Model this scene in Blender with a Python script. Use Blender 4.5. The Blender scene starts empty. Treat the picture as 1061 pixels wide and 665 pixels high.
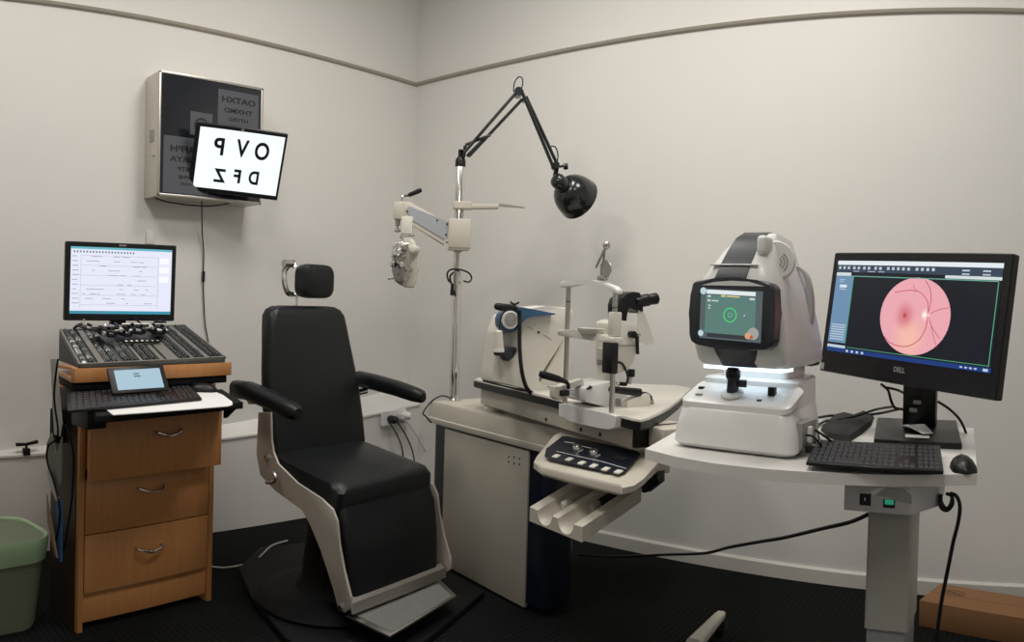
import bpy, bmesh, math, random
from mathutils import Vector, Matrix
PI = math.pi
random.seed(7)
SC = bpy.context.scene
COL = SC.collection
# ------------------------------------------------------------------ camera, light, exposure
FPX, CX, CY = 799.3, 530.5, 329.33          # focal length in pixels of the 1061x665 frame
YAW, PITCH, ROLL, EYE = -0.671, -0.017, 0.030, 1.2
cs, sn = math.cos, math.sin
FW = Vector((sn(YAW)*cs(PITCH), cs(YAW)*cs(PITCH), sn(PITCH)))
R0 = Vector((cs(YAW), -sn(YAW), 0)); U0 = R0.cross(FW)
RT = R0*cs(ROLL)+U0*sn(ROLL); UP = U0*cs(ROLL)-R0*sn(ROLL)
cd = bpy.data.cameras.new('camera'); cam = bpy.data.objects.new('camera', cd); COL.objects.link(cam)
cam.matrix_world = Matrix(((RT.x, UP.x, -FW.x, 0), (RT.y, UP.y, -FW.y, 0), (RT.z, UP.z, -FW.z, EYE), (0, 0, 0, 1)))
cd.type = 'PANO'
cc = cd if hasattr(cd, 'central_cylindrical_range_u_min') else cd.cycles
cc.panorama_type = 'CENTRAL_CYLINDRICAL'
cc.central_cylindrical_range_u_min = (0-CX)/FPX
cc.central_cylindrical_range_u_max = (1061-CX)/FPX
cc.central_cylindrical_range_v_min = -(665-CY)/FPX
cc.central_cylindrical_range_v_max = CY/FPX
cc.central_cylindrical_radius = 1.0
cd.clip_start = 0.02
SC.camera = cam
vs = SC.view_settings
vs.view_transform = 'Standard'; vs.look = 'None'; vs.gamma = 1.0; vs.use_curve_mapping = False
vs.exposure = 0.08
w = bpy.data.worlds.new('world'); SC.world = w; w.use_nodes = True
w.node_tree.nodes['Background'].inputs[0].default_value = (0.9, 0.95, 1, 1)
w.node_tree.nodes['Background'].inputs[1].default_value = 0.02
LAMPS = ((-2.25, .60, 18), (-2.05, 2.05, 18), (-.80, 2.20, 21.5), (-.45, .45, 16))   # ceiling panels: x, y, power
LZ = 3.28
def area(name, loc, size, power, color, aim=None, sy=None):
    l = bpy.data.lights.new(name, 'AREA'); l.energy = power; l.color = color; l.size = size
    if sy: l.shape = 'RECTANGLE'; l.size_y = sy
    o = bpy.data.objects.new(name, l); COL.objects.link(o); o.location = loc
    if aim: o.rotation_euler = (Vector(aim)-Vector(loc)).to_track_quat('-Z', 'Y').to_euler()
    return o
for lx_, ly_, pw_ in LAMPS: area('ceiling_panel_light', (lx_, ly_, LZ-0.015), 0.58, pw_, (1.0, 0.965, 0.91))

# ------------------------------------------------------------------ geometry of the picture: a pixel becomes a point on a known plane of the room
def pray(px, py):
    a = (px-CX)/FPX; b = -(py-CY)/FPX
    return RT*sn(a)+UP*b+FW*cs(a)
class Frame:
    """an upright local frame: x to the right along th, y away, z up from the floor"""
    def __init__(s, ox, oy, th): s.ox, s.oy, s.th = ox, oy, th
    def _t(s, px, py, i, c):
        d = pray(px, py); ct, st = cs(s.th), sn(s.th)
        dl = Vector((d.x*ct+d.y*st, -d.x*st+d.y*ct, d.z))
        ol = Vector((-(s.ox*ct+s.oy*st), s.ox*st-s.oy*ct, EYE))
        return ol+dl*((c-ol[i])/dl[i])
    def x(s, px, py, c): return s._t(px, py, 0, c)
    def y(s, px, py, c): return s._t(px, py, 1, c)
    def z(s, px, py, c): return s._t(px, py, 2, c)
    def w(s, l): ct, st = cs(s.th), sn(s.th); return Vector((s.ox+l[0]*ct-l[1]*st, s.oy+l[0]*st+l[1]*ct, l[2]))
WORLD = Frame(0, 0, 0)

# ------------------------------------------------------------------ materials
MATS = {}
def mat(name, col, rough=0.5, metal=0.0, emit=None, es=0.0, noise=0.0, nscale=30, bump=0.0, bscale=200, spec=0.5, trans=0.0, coat=0.0):
    if name in MATS: return MATS[name]
    m = bpy.data.materials.new(name); m.use_nodes = True; nt = m.node_tree
    b = nt.nodes['Principled BSDF']
    b.inputs['Base Color'].default_value = (*col, 1); b.inputs['Roughness'].default_value = rough
    b.inputs['Metallic'].default_value = metal; b.inputs['Specular IOR Level'].default_value = spec
    b.inputs['Coat Weight'].default_value = coat
    if trans: b.inputs['Transmission Weight'].default_value = trans
    if emit: b.inputs['Emission Color'].default_value = (*emit, 1); b.inputs['Emission Strength'].default_value = es
    tc = nt.nodes.new('ShaderNodeTexCoord')
    if noise:
        n = nt.nodes.new('ShaderNodeTexNoise'); n.inputs['Scale'].default_value = nscale; n.inputs['Detail'].default_value = 4
        mp = nt.nodes.new('ShaderNodeMapRange'); mp.inputs[3].default_value = 1-noise; mp.inputs[4].default_value = 1+noise
        mx = nt.nodes.new('ShaderNodeMix'); mx.data_type = 'RGBA'; mx.blend_type = 'MULTIPLY'; mx.inputs[0].default_value = 1
        mx.inputs[6].default_value = (*col, 1)
        cb = nt.nodes.new('ShaderNodeCombineColor')
        nt.links.new(tc.outputs['Object'], n.inputs['Vector']); nt.links.new(n.outputs[0], mp.inputs[0])
        for i in range(3): nt.links.new(mp.outputs[0], cb.inputs[i])
        nt.links.new(cb.outputs[0], mx.inputs[7]); nt.links.new(mx.outputs[2], b.inputs['Base Color'])
    if bump:
        n2 = nt.nodes.new('ShaderNodeTexNoise'); n2.inputs['Scale'].default_value = bscale; n2.inputs['Detail'].default_value = 3
        bp = nt.nodes.new('ShaderNodeBump'); bp.inputs['Strength'].default_value = bump; bp.inputs['Distance'].default_value = 0.002
        nt.links.new(tc.outputs['Object'], n2.inputs['Vector']); nt.links.new(n2.outputs[0], bp.inputs['Height']); nt.links.new(bp.outputs[0], b.inputs['Normal'])
    MATS[name] = m; return m
def lin(r, g, b):
    f = lambda c: (c/255/12.92) if c/255 <= 0.04045 else ((c/255+0.055)/1.055)**2.4
    return (f(r), f(g), f(b))
def screen(name, rgb, s=1.0):
    c = lin(*rgb); return mat(name, (0.01, 0.01, 0.01), 0.25, emit=c, es=s, spec=0.2)
M_WALL = mat('wall_paint', (0.76, 0.745, 0.715), 0.75, noise=0.015, nscale=3, bump=0.15, bscale=180, spec=0.2)
M_RAIL = mat('picture_rail_paint', (0.40, 0.365, 0.31), 0.6, noise=0.03)
M_TRIM = mat('skirting_paint', (0.70, 0.68, 0.63), 0.4, noise=0.02)
M_CEIL = mat('ceiling_paint', (0.75, 0.74, 0.70), 0.8, noise=0.01)
M_BEIGE = mat('beige_enamel', (0.60, 0.56, 0.48), 0.35, noise=0.015, nscale=8)
M_BEIGE2 = mat('beige_panel', (0.43, 0.40, 0.34), 0.5, noise=0.02, nscale=6)
M_CREAM = mat('cream_plastic', (0.74, 0.71, 0.64), 0.35, noise=0.01)
M_WHITE = mat('white_plastic', (0.78, 0.78, 0.76), 0.3, noise=0.01)
M_LAM = mat('white_laminate', (0.78, 0.76, 0.73), 0.3, noise=0.01)
M_PAPER = mat('paper', (0.85, 0.85, 0.84), 0.8, noise=0.01)
M_NAVY = mat('navy_enamel', (0.003, 0.0065, 0.018), 0.35, noise=0.05)
M_BLACK = mat('black_plastic', (0.008, 0.008, 0.010), 0.38, noise=0.05, spec=0.35)
M_BLACKM = mat('black_matt', (0.005, 0.005, 0.006), 0.7, noise=0.05, spec=0.2)
M_VINYL = mat('black_vinyl', (0.0065, 0.008, 0.0095), 0.40, noise=0.08, nscale=12, bump=0.25, bscale=90, spec=0.35)
M_KEY = mat('black_keycap', (0.014, 0.014, 0.017), 0.5, noise=0.05)
M_CHROME = mat('chrome', (0.75, 0.74, 0.72), 0.12, 1.0, noise=0.02)
M_STEEL = mat('brushed_steel', (0.50, 0.48, 0.45), 0.35, 1.0, noise=0.05)
M_GREYM = mat('grey_metal', (0.36, 0.35, 0.34), 0.45, 0.3, noise=0.03)
M_ALU = mat('chair_alu', (0.50, 0.46, 0.40), 0.45, 0.25, noise=0.03)
M_GREYB = mat('pale_blue_grey_enamel', (0.40, 0.42, 0.45), 0.4, noise=0.02)
M_COL = mat('desk_column_enamel', (0.40, 0.39, 0.35), 0.45, noise=0.02)
M_COL2 = mat('desk_column_inner', (0.28, 0.29, 0.31), 0.4, noise=0.02)
M_DGREY = mat('charcoal_plastic', (0.030, 0.034, 0.042), 0.35, noise=0.03)
M_BLUE = mat('blue_plastic', (0.035, 0.10, 0.20), 0.3, noise=0.03)
M_LAMP = mat('black_lamp_enamel', (0.010, 0.014, 0.014), 0.22, noise=0.05, coat=0.3)
M_GREEN = mat('pale_green_liner', (0.33, 0.46, 0.28), 0.55, noise=0.06, nscale=18, bump=0.6, bscale=25)
M_BIN = mat('green_bin_plastic', (0.17, 0.20, 0.13), 0.5, noise=0.04)
M_CARD = mat('cardboard', (0.27, 0.135, 0.055), 0.8, noise=0.06, nscale=20)
M_BLUEF = mat('blue_folder', (0.03, 0.12, 0.30), 0.5, noise=0.04)
M_WIREW = mat('white_cable', (0.60, 0.58, 0.54), 0.5, noise=0.02)
M_DARKG = mat('dark_case', (0.062, 0.062, 0.056), 0.55, noise=0.1)
M_CASEG = mat('case_grey_divider', (0.19, 0.182, 0.165), 0.5, noise=0.06)
M_GLASS = mat('dark_glass', (0.010, 0.013, 0.020), 0.16, noise=0.02, spec=0.6)
M_SHEETG = mat('chart_sheet_grey', (0.085, 0.092, 0.108), 0.35, noise=0.02)
M_SHEETT = mat('chart_ink', (0.006, 0.007, 0.009), 0.5, noise=0.02)
M_RIM = mat('lens_rim', (0.055, 0.06, 0.06), 0.35, 0.3, noise=0.3)
M_WOOD = None
def wood():
    m = bpy.data.materials.new('beech_wood'); m.use_nodes = True; nt = m.node_tree; b = nt.nodes['Principled BSDF']
    tc = nt.nodes.new('ShaderNodeTexCoord'); mp = nt.nodes.new('ShaderNodeMapping'); mp.inputs['Scale'].default_value = (22, 22, 2.2)
    n = nt.nodes.new('ShaderNodeTexNoise'); n.inputs['Scale'].default_value = 3; n.inputs['Detail'].default_value = 6
    cr = nt.nodes.new('ShaderNodeValToRGB'); cr.color_ramp.elements[0].position = 0.3; cr.color_ramp.elements[1].position = 0.75
    cr.color_ramp.elements[0].color = (0.50, 0.22, 0.075, 1); cr.color_ramp.elements[1].color = (0.57, 0.265, 0.098, 1)
    nt.links.new(tc.outputs['Object'], mp.inputs[0]); nt.links.new(mp.outputs[0], n.inputs['Vector']); nt.links.new(n.outputs[0], cr.inputs[0])
    nt.links.new(cr.outputs[0], b.inputs['Base Color']); b.inputs['Roughness'].default_value = 0.42
    return m
M_WOOD = wood()
def carpet():
    m = bpy.data.materials.new('dark_striped_carpet'); m.use_nodes = True; nt = m.node_tree; b = nt.nodes['Principled BSDF']
    tc = nt.nodes.new('ShaderNodeTexCoord'); sep = nt.nodes.new('ShaderNodeSeparateXYZ'); nt.links.new(tc.outputs['Object'], sep.inputs[0])
    # tiles of 0.5 m, alternately turned by 90 degrees
    def math_(op, a, bb=None):
        n = nt.nodes.new('ShaderNodeMath'); n.operation = op
        for i, v in enumerate((a, bb)):
            if v is None: continue
            if isinstance(v, (int, float)): n.inputs[i].default_value = v
            else: nt.links.new(v, n.inputs[i])
        return n.outputs[0]
    fx = math_('FLOOR', math_('MULTIPLY', sep.outputs[0], 2)); fy = math_('FLOOR', math_('MULTIPLY', sep.outputs[1], 2))
    par = math_('MODULO', math_('ADD', math_('ADD', fx, fy), 100), 2)
    co = nt.nodes.new('ShaderNodeMix'); co.data_type = 'FLOAT'
    nt.links.new(par, co.inputs[0]); nt.links.new(sep.outputs[0], co.inputs[2]); nt.links.new(sep.outputs[1], co.inputs[3])
    s = math_('SINE', math_('MULTIPLY', co.outputs[0], 260))
    ns = nt.nodes.new('ShaderNodeTexNoise'); ns.inputs['Scale'].default_value = 260; ns.inputs['Detail'].default_value = 2
    nt.links.new(tc.outputs['Object'], ns.inputs['Vector'])
    v = math_('ADD', math_('MULTIPLY', s, 0.16), ns.outputs[0])
    cr = nt.nodes.new('ShaderNodeValToRGB'); cr.color_ramp.elements[0].position = 0.2; cr.color_ramp.elements[1].position = 0.95
    cr.color_ramp.elements[0].color = (0.0028, 0.0034, 0.0036, 1); cr.color_ramp.elements[1].color = (0.016, 0.0175, 0.018, 1)
    nt.links.new(v, cr.inputs[0]); nt.links.new(cr.outputs[0], b.inputs['Base Color'])
    b.inputs['Roughness'].default_value = 0.95; b.inputs['Specular IOR Level'].default_value = 0.1
    bp = nt.nodes.new('ShaderNodeBump'); bp.inputs['Strength'].default_value = 0.5; bp.inputs['Distance'].default_value = 0.004
    nt.links.new(v, bp.inputs['Height']); nt.links.new(bp.outputs[0], b.inputs['Normal'])
    return m
M_CARPET = carpet()

# ------------------------------------------------------------------ mesh helpers
class MB:
    def __init__(s): s.bm = bmesh.new(); s.mats = []; s.cur = 0
    def m(s, mt):
        if mt not in s.mats: s.mats.append(mt)
        s.cur = s.mats.index(mt); return s
    def _fin(s, faces):
        for f in faces: f.material_index = s.cur
    def faces_from(s, vs, fs):
        v = [s.bm.verts.new(p) for p in vs]; out = []
        for f in fs:
            try: out.append(s.bm.faces.new([v[i] for i in f]))
            except ValueError: pass
        s._fin(out); return out
    def box(s, x0, x1, y0, y1, z0, z1, bev=0.0, seg=2):
        vs = [(x, y, z) for z in (z0, z1) for x, y in ((x0, y0), (x1, y0), (x1, y1), (x0, y1))]
        fs = s.faces_from(vs, [(3, 2, 1, 0), (4, 5, 6, 7), (0, 1, 5, 4), (1, 2, 6, 5), (2, 3, 7, 6), (3, 0, 4, 7)])
        if bev: s._bev(fs, bev, seg)
        return s
    def _bev(s, fs, bev, seg):
        ed = list({e for f in fs for e in f.edges})
        r = bmesh.ops.bevel(s.bm, geom=ed, offset=bev, segments=seg, profile=0.5, affect='EDGES', clamp_overlap=True)
        s._fin(r['faces'])
    def hexa(s, pts, bev=0.0, seg=2):
        """8 points: bottom 4 (ccw from above) then top 4"""
        fs = s.faces_from(pts, [(3, 2, 1, 0), (4, 5, 6, 7), (0, 1, 5, 4), (1, 2, 6, 5), (2, 3, 7, 6), (3, 0, 4, 7)])
        if bev: s._bev(fs, bev, seg)
        return s
    def prism(s, poly, vec, bev=0.0, seg=2):
        """planar polygon (3D points) extruded by vec"""
        n = len(poly); poly = [Vector(p) for p in poly]; vec = Vector(vec)
        vs = poly+[p+vec for p in poly]
        fs = [tuple(reversed(range(n))), tuple(range(n, 2*n))]+[(i, (i+1) % n, n+(i+1) % n, n+i) for i in range(n)]
        o = s.faces_from(vs, fs)
        if bev: s._bev(o, bev, seg)
        return s
    def loft(s, loops, cap=True):
        n = len(loops[0]); vs = [p for l in loops for p in l]; fs = []
        for k in range(len(loops)-1):
            for i in range(n): fs.append((k*n+i, k*n+(i+1) % n, (k+1)*n+(i+1) % n, (k+1)*n+i))
        if cap: fs.append(tuple(reversed(range(n)))); fs.append(tuple((len(loops)-1)*n+i for i in range(n)))
        s.faces_from(vs, fs); return s
    def tube(s, pts, r, seg=8, smooth=True, closed=False, r1=None):
        pts = [Vector(p) for p in pts]
        if smooth and len(pts) > 2: pts = crom(pts)
        n = len(pts); loops = []; prev = None
        for i, p in enumerate(pts):
            d = (pts[min(i+1, n-1)]-pts[max(i-1, 0)]).normalized()
            a = prev if prev is not None else (Vector((0, 0, 1)) if abs(d.z) < 0.9 else Vector((1, 0, 0)))
            u = (a-d*a.dot(d)).normalized(); v = d.cross(u); prev = u
            rr = r if r1 is None else r+(r1-r)*i/(n-1)
            loops.append([p+(u*cs(2*PI*k/seg)+v*sn(2*PI*k/seg))*rr for k in range(seg)])
        return s.loft(loops)
    def cyl(s, a, b, r, r2=None, seg=20):
        return s.tube([a, b], r, seg, False, r1=r2)
    def lathe(s, prof, c=(0, 0, 0), axis=(0, 0, 1), seg=28, cap=True):
        """prof: list of (radius, height) along axis from c"""
        ax = Vector(axis).normalized(); a = Vector((0, 0, 1)) if abs(ax.z) < 0.9 else Vector((1, 0, 0))
        u = (a-ax*a.dot(ax)).normalized(); v = ax.cross(u); c = Vector(c)
        return s.loft([[c+ax*h+(u*cs(2*PI*k/seg)+v*sn(2*PI*k/seg))*max(r, 1e-4) for k in range(seg)] for r, h in prof], cap)
    def build(s, name, mt=None, parent=None, smooth=True, mw=None):
        bmesh.ops.remove_doubles(s.bm, verts=s.bm.verts, dist=1e-6)
        bmesh.ops.recalc_face_normals(s.bm, faces=s.bm.faces)
        me = bpy.data.meshes.new(name); s.bm.to_mesh(me); s.bm.free()
        for m_ in (s.mats or [mt]): me.materials.append(m_)
        if smooth:
            me.polygons.foreach_set('use_smooth', [True]*len(me.polygons))
            try: me.set_sharp_from_angle(angle=math.radians(38))
            except Exception: pass
        o = bpy.data.objects.new(name, me); COL.objects.link(o)
        if parent is not None: o.parent = parent
        if mw is not None: o.matrix_world = mw
        return o
def crom(p, k=6):
    out = []
    for i in range(len(p)-1):
        a, b, c, d = p[max(i-1, 0)], p[i], p[i+1], p[min(i+2, len(p)-1)]
        for t in range(k):
            t = t/k; out.append(0.5*((2*b)+(c-a)*t+(2*a-5*b+4*c-d)*t*t+(3*b-a-3*c+d)*t**3))
    out.append(p[-1]); return out
def rrect(x0, x1, y0, y1, r, n=5):
    pts = []
    for cx_, cy_, a0 in ((x1-r, y0+r, -PI/2), (x1-r, y1-r, 0), (x0+r, y1-r, PI/2), (x0+r, y0+r, PI)):
        for i in range(n+1):
            a = a0+PI/2*i/n; pts.append((cx_+r*cs(a), cy_+r*sn(a)))
    return pts
def rz(x0, x1, y0, y1, r, z, n=5): return [(x, y, z) for x, y in rrect(x0, x1, y0, y1, r, n)]
def rslab(mb, x0, x1, y0, y1, z0, z1, r, e=0.004):
    """rounded-corner slab with softened top and bottom edges"""
    e = min(e, (z1-z0)/2.01)
    return mb.loft([rz(x0+e, x1-e, y0+e, y1-e, max(r-e, .0005), z0), rz(x0, x1, y0, y1, r, z0+e), rz(x0, x1, y0, y1, r, z1-e), rz(x0+e, x1-e, y0+e, y1-e, max(r-e, .0005), z1)])
def rface(mb, x0, x1, z0, z1, y0, y1, r, e=0.003):
    """rounded rectangle in the xz plane, from y0 (front) to y1"""
    f = lambda a, rr, y: [(x, y, z) for x, z in rrect(x0+a, x1-a, z0+a, z1-a, rr)]
    return mb.loft([f(e, max(r-e, .0005), y0), f(0, r, y0+e), f(0, r, y1-e), f(e, max(r-e, .0005), y1)])
def thing(name, label, cat, fr=None, loc=None, th=0, group=None, rot=None):
    o = bpy.data.objects.new(name, None); COL.objects.link(o); o.empty_display_size = 0.05
    if fr: o.location = (fr.ox, fr.oy, 0); o.rotation_euler = (0, 0, fr.th)
    else: o.location = loc or (0, 0, 0); o.rotation_euler = rot or (0, 0, th)
    o['label'] = label; o['category'] = cat
    if group: o['group'] = group
    return o
def tag(o, label, cat, group=None, kind=None):
    if label: o['label'] = label
    if cat: o['category'] = cat
    if group: o['group'] = group
    if kind: o['kind'] = kind
    return o
def struct(o): o['kind'] = 'structure'; return o
def text_mesh(name, s, size, mt, parent, loc, rot, mirror=False, align='CENTER', ext=0.0003, bold=0.0, sx=1.0):
    c = bpy.data.curves.new(name+'_curve', 'FONT'); c.body = s; c.size = size; c.extrude = ext; c.align_x = align; c.align_y = 'CENTER'; c.offset = bold
    t = bpy.data.objects.new(name+'_tmp', c); COL.objects.link(t)
    bpy.context.view_layer.update()
    me = bpy.data.meshes.new_from_object(t.evaluated_get(bpy.context.evaluated_depsgraph_get()))
    bpy.data.objects.remove(t); bpy.data.curves.remove(c)
    me.name = name; me.materials.clear(); me.materials.append(mt)
    me.transform(Matrix.Diagonal(((-1 if mirror else 1)*sx, 1, 1, 1)))
    if mirror: me.flip_normals()
    o = bpy.data.objects.new(name, me); COL.objects.link(o); o.parent = parent; o.location = loc; o.rotation_euler = rot
    return o

# ------------------------------------------------------------------ room shell
XL, YR, XF, YB, H = -3.46, 3.337, 1.3, -1.7, 3.35
b = MB(); b.box(XL-.3, XF+.2, YB-.2, YR+.2, -.1, 0); struct(b.build('floor', M_CARPET, smooth=False))
b = MB(); b.box(XL-.15, XL, YB-.15, YR+.15, 0, H); struct(b.build('wall_left', M_WALL, smooth=False))
b = MB(); b.box(XL, XF+.15, YR, YR+.15, 0, H); struct(b.build('wall_right', M_WALL, smooth=False))
b = MB(); b.box(XF, XF+.15, YB, YR, 0, H); struct(b.build('wall_front', M_WALL, smooth=False))
b = MB(); b.box(XL, XF+.15, YB-.15, YB, 0, H); struct(b.build('wall_back', M_WALL, smooth=False))
b = MB(); b.box(XL-.15, XF+.15, YB-.15, YR+.15, H, H+.1); struct(b.build('ceiling', M_CEIL, smooth=False))
b = MB(); b.prism([(XL, YB, 2.532), (XL+.016, YB, 2.538), (XL+.022, YB, 2.549), (XL+.008, YB, 2.556), (XL, YB, 2.556)], (0, YR-YB, 0)); struct(b.build('trim_1', M_RAIL, smooth=False))
b = MB(); b.prism([(XL, YR, 2.532), (XL, YR-.016, 2.538), (XL, YR-.022, 2.549), (XL, YR-.008, 2.556), (XL, YR, 2.556)], (XF-XL, 0, 0)); struct(b.build('trim_2', M_RAIL, smooth=False))
# low boxed-in ledge along the left wall, its top sloping back to the wall
b = MB(); st = [(YB, .43, .012, .004), (0.7, .452, .045, .012), (1.2, .466, .05, .03), (2.0, .482, .07, .06), (2.4, .50, .075, .075), (2.9, .535, .09, .095), (YR, .575, .10, .11)]
b.loft([[(XL-.01, y, 0), (XL+d, y, 0), (XL+d, y, z-.012), (XL+d+.008, y, z-.010), (XL+d+.008, y, z), (XL-.01, y, z+t)] for y, z, d, t in st]); struct(b.build('trim_3', M_WALL, smooth=False))
b = MB(); b.prism([(XL, YR, 0), (XL, YR-.014, 0), (XL, YR-.014, .060), (XL, YR-.008, .068), (XL, YR, .068)], (XF-XL, 0, 0)); struct(b.build('baseboard_right', M_TRIM, smooth=False))

# ceiling lamp that lights the room (above the picture)
for k_, (lx_, ly_, pw_) in enumerate(LAMPS):
    t = thing('ceiling_light', ['square ceiling light panel above the waste bin', 'square ceiling light panel above the examination chair', 'square ceiling light panel above the retinal camera', 'square ceiling light panel nearest the camera position'][k_], 'ceiling light', loc=(lx_, ly_, 0))
    b = MB(); b.box(-.32, .32, -.32, .32, LZ, H, .005); b.build('housing', M_WHITE, t)

# ------------------------------------------------------------------ cabinet with the trial lens case
C = Frame(-2.585, 1.2, 1.719)
t = thing('drawer_cabinet', 'beech cabinet with three drawers standing left of the black examination chair', 'cabinet', C)
b = MB()
b.box(-.298, -.276, -.002, .22, 0, .86, .001); b.box(.278, .300, -.002, .22, 0, .86, .001)
b.box(-.276, .278, .20, .22, .08, .86); b.box(-.276, .278, .0, .20, .845, .86); b.box(-.276, .278, .02, .20, .10, .118)
b.build('carcass', M_WOOD, t)
b = MB(); b.box(-.3015, -.298, .018, .22, 0, .86); b.build('side_panel', mat('dark_side_brown', (.035, .020, .012), .5, noise=.1), t)  # thin dark brown sheet over the left face of the carcass
b = MB(); b.box(-.276, .278, .012, .03, .028, .142, .001); b.build('kickboard', M_WOOD, t)
def drawer(x0, x1, z0, z1, y, hx, hz, depth):
    b = MB(); b.box(x0, x1, y, y+.018, z0, z1, .0015); 
    b.box(x0+.02, x0+.032, y+.018, y+depth, z0+.03, z1-.04); b.box(x1-.032, x1-.02, y+.018, y+depth, z0+.03, z1-.04)
    d = b.build('drawer', M_WOOD, t)
    h = MB(); h.tube([(hx-.058, y+.004, hz+.012), (hx-.05, y-.022, hz+.006), (hx, y-.03, hz-.006), (hx+.05, y-.022, hz+.006), (hx+.058, y+.004, hz+.012)], .0045, 8)
    h.build('handle', M_CHROME, d)
drawer(-.290, .288, .552, .79, -.06, .03, .700, .24)
drawer(-.272, .274, .349, .545, -.003, .0, .485, .18)
drawer(-.272, .274, .138, .345, -.003, .0, .262, .18)
b = MB(); b.box(-.335, .362, -.022, .005, .893, .944, .003); b.prism([(-.335, .005, .893), (.362, .005, .893), (.345, .28, .893), (-.255, .28, .893)], (0, 0, .012)); b.box(-.14, .30, .28, .52, .893, .905); b.build('wooden_lip', M_WOOD, t)
b = MB(); b.prism([(-.33, .0, .862), (.355, .0, .862), (.33, .26, .862), (-.262, .26, .862)], (0, 0, .030), .002); b.box(-.34, .345, -.012, .0, .868, .888); b.build('shelf_runner', M_BLACKM, t)
# pull-out writing shelf, drawn out on two runners
ps = [C.z(100, 431, .835), C.z(252, 416.5, .835), C.z(230, 403, .835), C.z(94, 410, .835)]
b = MB(); b.prism([(p.x, p.y, .812) for p in ps], (0, 0, .023), .002)
b.box(-.27, -.25, -.20, .24, .795, .812); b.box(.25, .27, -.20, .24, .795, .812)
b.prism([(.262, -.19, .81), (.262, -.10, .81), (.262, -.10, .74)], (.02, 0, 0)); b.build('pullout_shelf', M_BLACKM, t)
# sheet of white board on the shelf
ws = [C.z(*p, .838) for p in ((99, 405.5), (219, 404), (231, 409), (240.5, 416), (241, 419), (236, 420.5), (117, 429.5), (106, 421))]
b = MB(); b.prism([(p.x, p.y, .8355) for p in ws], (0, 0, .0025)); o = b.build('desk_pad', M_PAPER, smooth=False); tag(o, 'white writing board lying on the pull-out shelf of the wooden cabinet', 'board')
o.location = (C.ox, C.oy, 0); o.rotation_euler = (0, 0, C.th)

def keyboard(label, corners, zt, lift, rows=6, cols=20):
    """corners: TL,TR,BR,BL world (x,y) ; zt thickness"""
    TL, TR, BR, BL = [Vector((p.x, p.y, 0)) for p in corners]
    o = Vector((BL.x, BL.y, 0)); th = math.atan2(BR.y-BL.y, BR.x-BL.x)
    W = (BR-BL).length; D = ((TL-BL).length+(TR-BR).length)/2
    ct, st = cs(th), sn(th)
    z0 = corners[0].z
    t = thing('computer_keyboard', label, 'keyboard', loc=(o.x, o.y, z0), rot=(0, 0, th))
    inv = lambda p: Vector(((p.x-o.x)*ct+(p.y-o.y)*st, -(p.x-o.x)*st+(p.y-o.y)*ct))
    a, b2, c2, d2 = inv(BL), inv(BR), inv(TR), inv(TL)
    def at(u, v, h):
        p = (a*(1-u)+b2*u)*(1-v)+(d2*(1-u)+c2*u)*v
        return (p.x, p.y, h+v*lift)
    m = MB(); m.hexa([at(0, 0, 0), at(1, 0, 0), at(1, 1, -lift+.0), at(0, 1, -lift+.0), at(0, 0, zt), at(1, 0, zt), at(1, 1, zt), at(0, 1, zt)], .0015, 1); m.build('case', M_BLACK, t)
    segs = [(.02, .655, 14), (.675, .80, 3), (.82, .98, 4)]
    for u0, u1, n in segs:
        for rw in range(rows):
            v1 = .95-rw*.9/rows; v0 = v1-.9/rows*.86
            k = 0
            while k < n:
                wk = 1
                if rw == rows-1 and n == 14 and k == 4: wk = 5
                ua = u0+(u1-u0)*k/n; ub = u0+(u1-u0)*(k+wk)/n-(u1-u0)/n*.12
                if not (n == 3 and rw == rows-2 and k != 1) and not (n == 3 and rw == rows-3):
                    e = .0006
                    m = MB(); m.hexa([at(ua, v0, zt-.0005), at(ub, v0, zt-.0005), at(ub, v1, zt-.0005), at(ua, v1, zt-.0005),
                             at(ua+.002, v0+.012, zt+.0035), at(ub-.002, v0+.012, zt+.0035), at(ub-.002, v1-.012, zt+.0035), at(ua+.002, v1-.012, zt+.0035)])
                    KEYS.append((m, t))
                k += wk
    return t
KEYS = []
def flush_keys(limit=100):
    """the largest hundred keys as keys, the rest as one part"""
    own = {}
    for m, t in KEYS: own.setdefault(t.name, (t, []))[1].append(m)
    for nm, (t, ms) in own.items():
        rest = MB()
        for i, m in enumerate(ms):
            if i < len(ms)-0 and i >= len(ms)-min(limit, len(ms)):
                m.build('key', M_KEY, t, smooth=False)
            else:
                me = bpy.data.meshes.new('tmp'); m.bm.to_mesh(me); m.bm.free(); rest.bm.from_mesh(me); bpy.data.meshes.remove(me)
        if len(rest.bm.verts): rest.build('key_block', M_KEY, t, smooth=False)['kind'] = 'stuff'
        else: rest.bm.free()
    KEYS.clear()
def wz(fr, px, py, z): return fr.w(fr.z(px, py, z))
zk = .839
keyboard('black computer keyboard on the pull-out shelf of the wooden cabinet', [WORLD.z(70, 414, zk), WORLD.z(195, 402, zk), WORLD.z(209, 415, zk), WORLD.z(70, 428, zk)], .010, .014)
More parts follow.
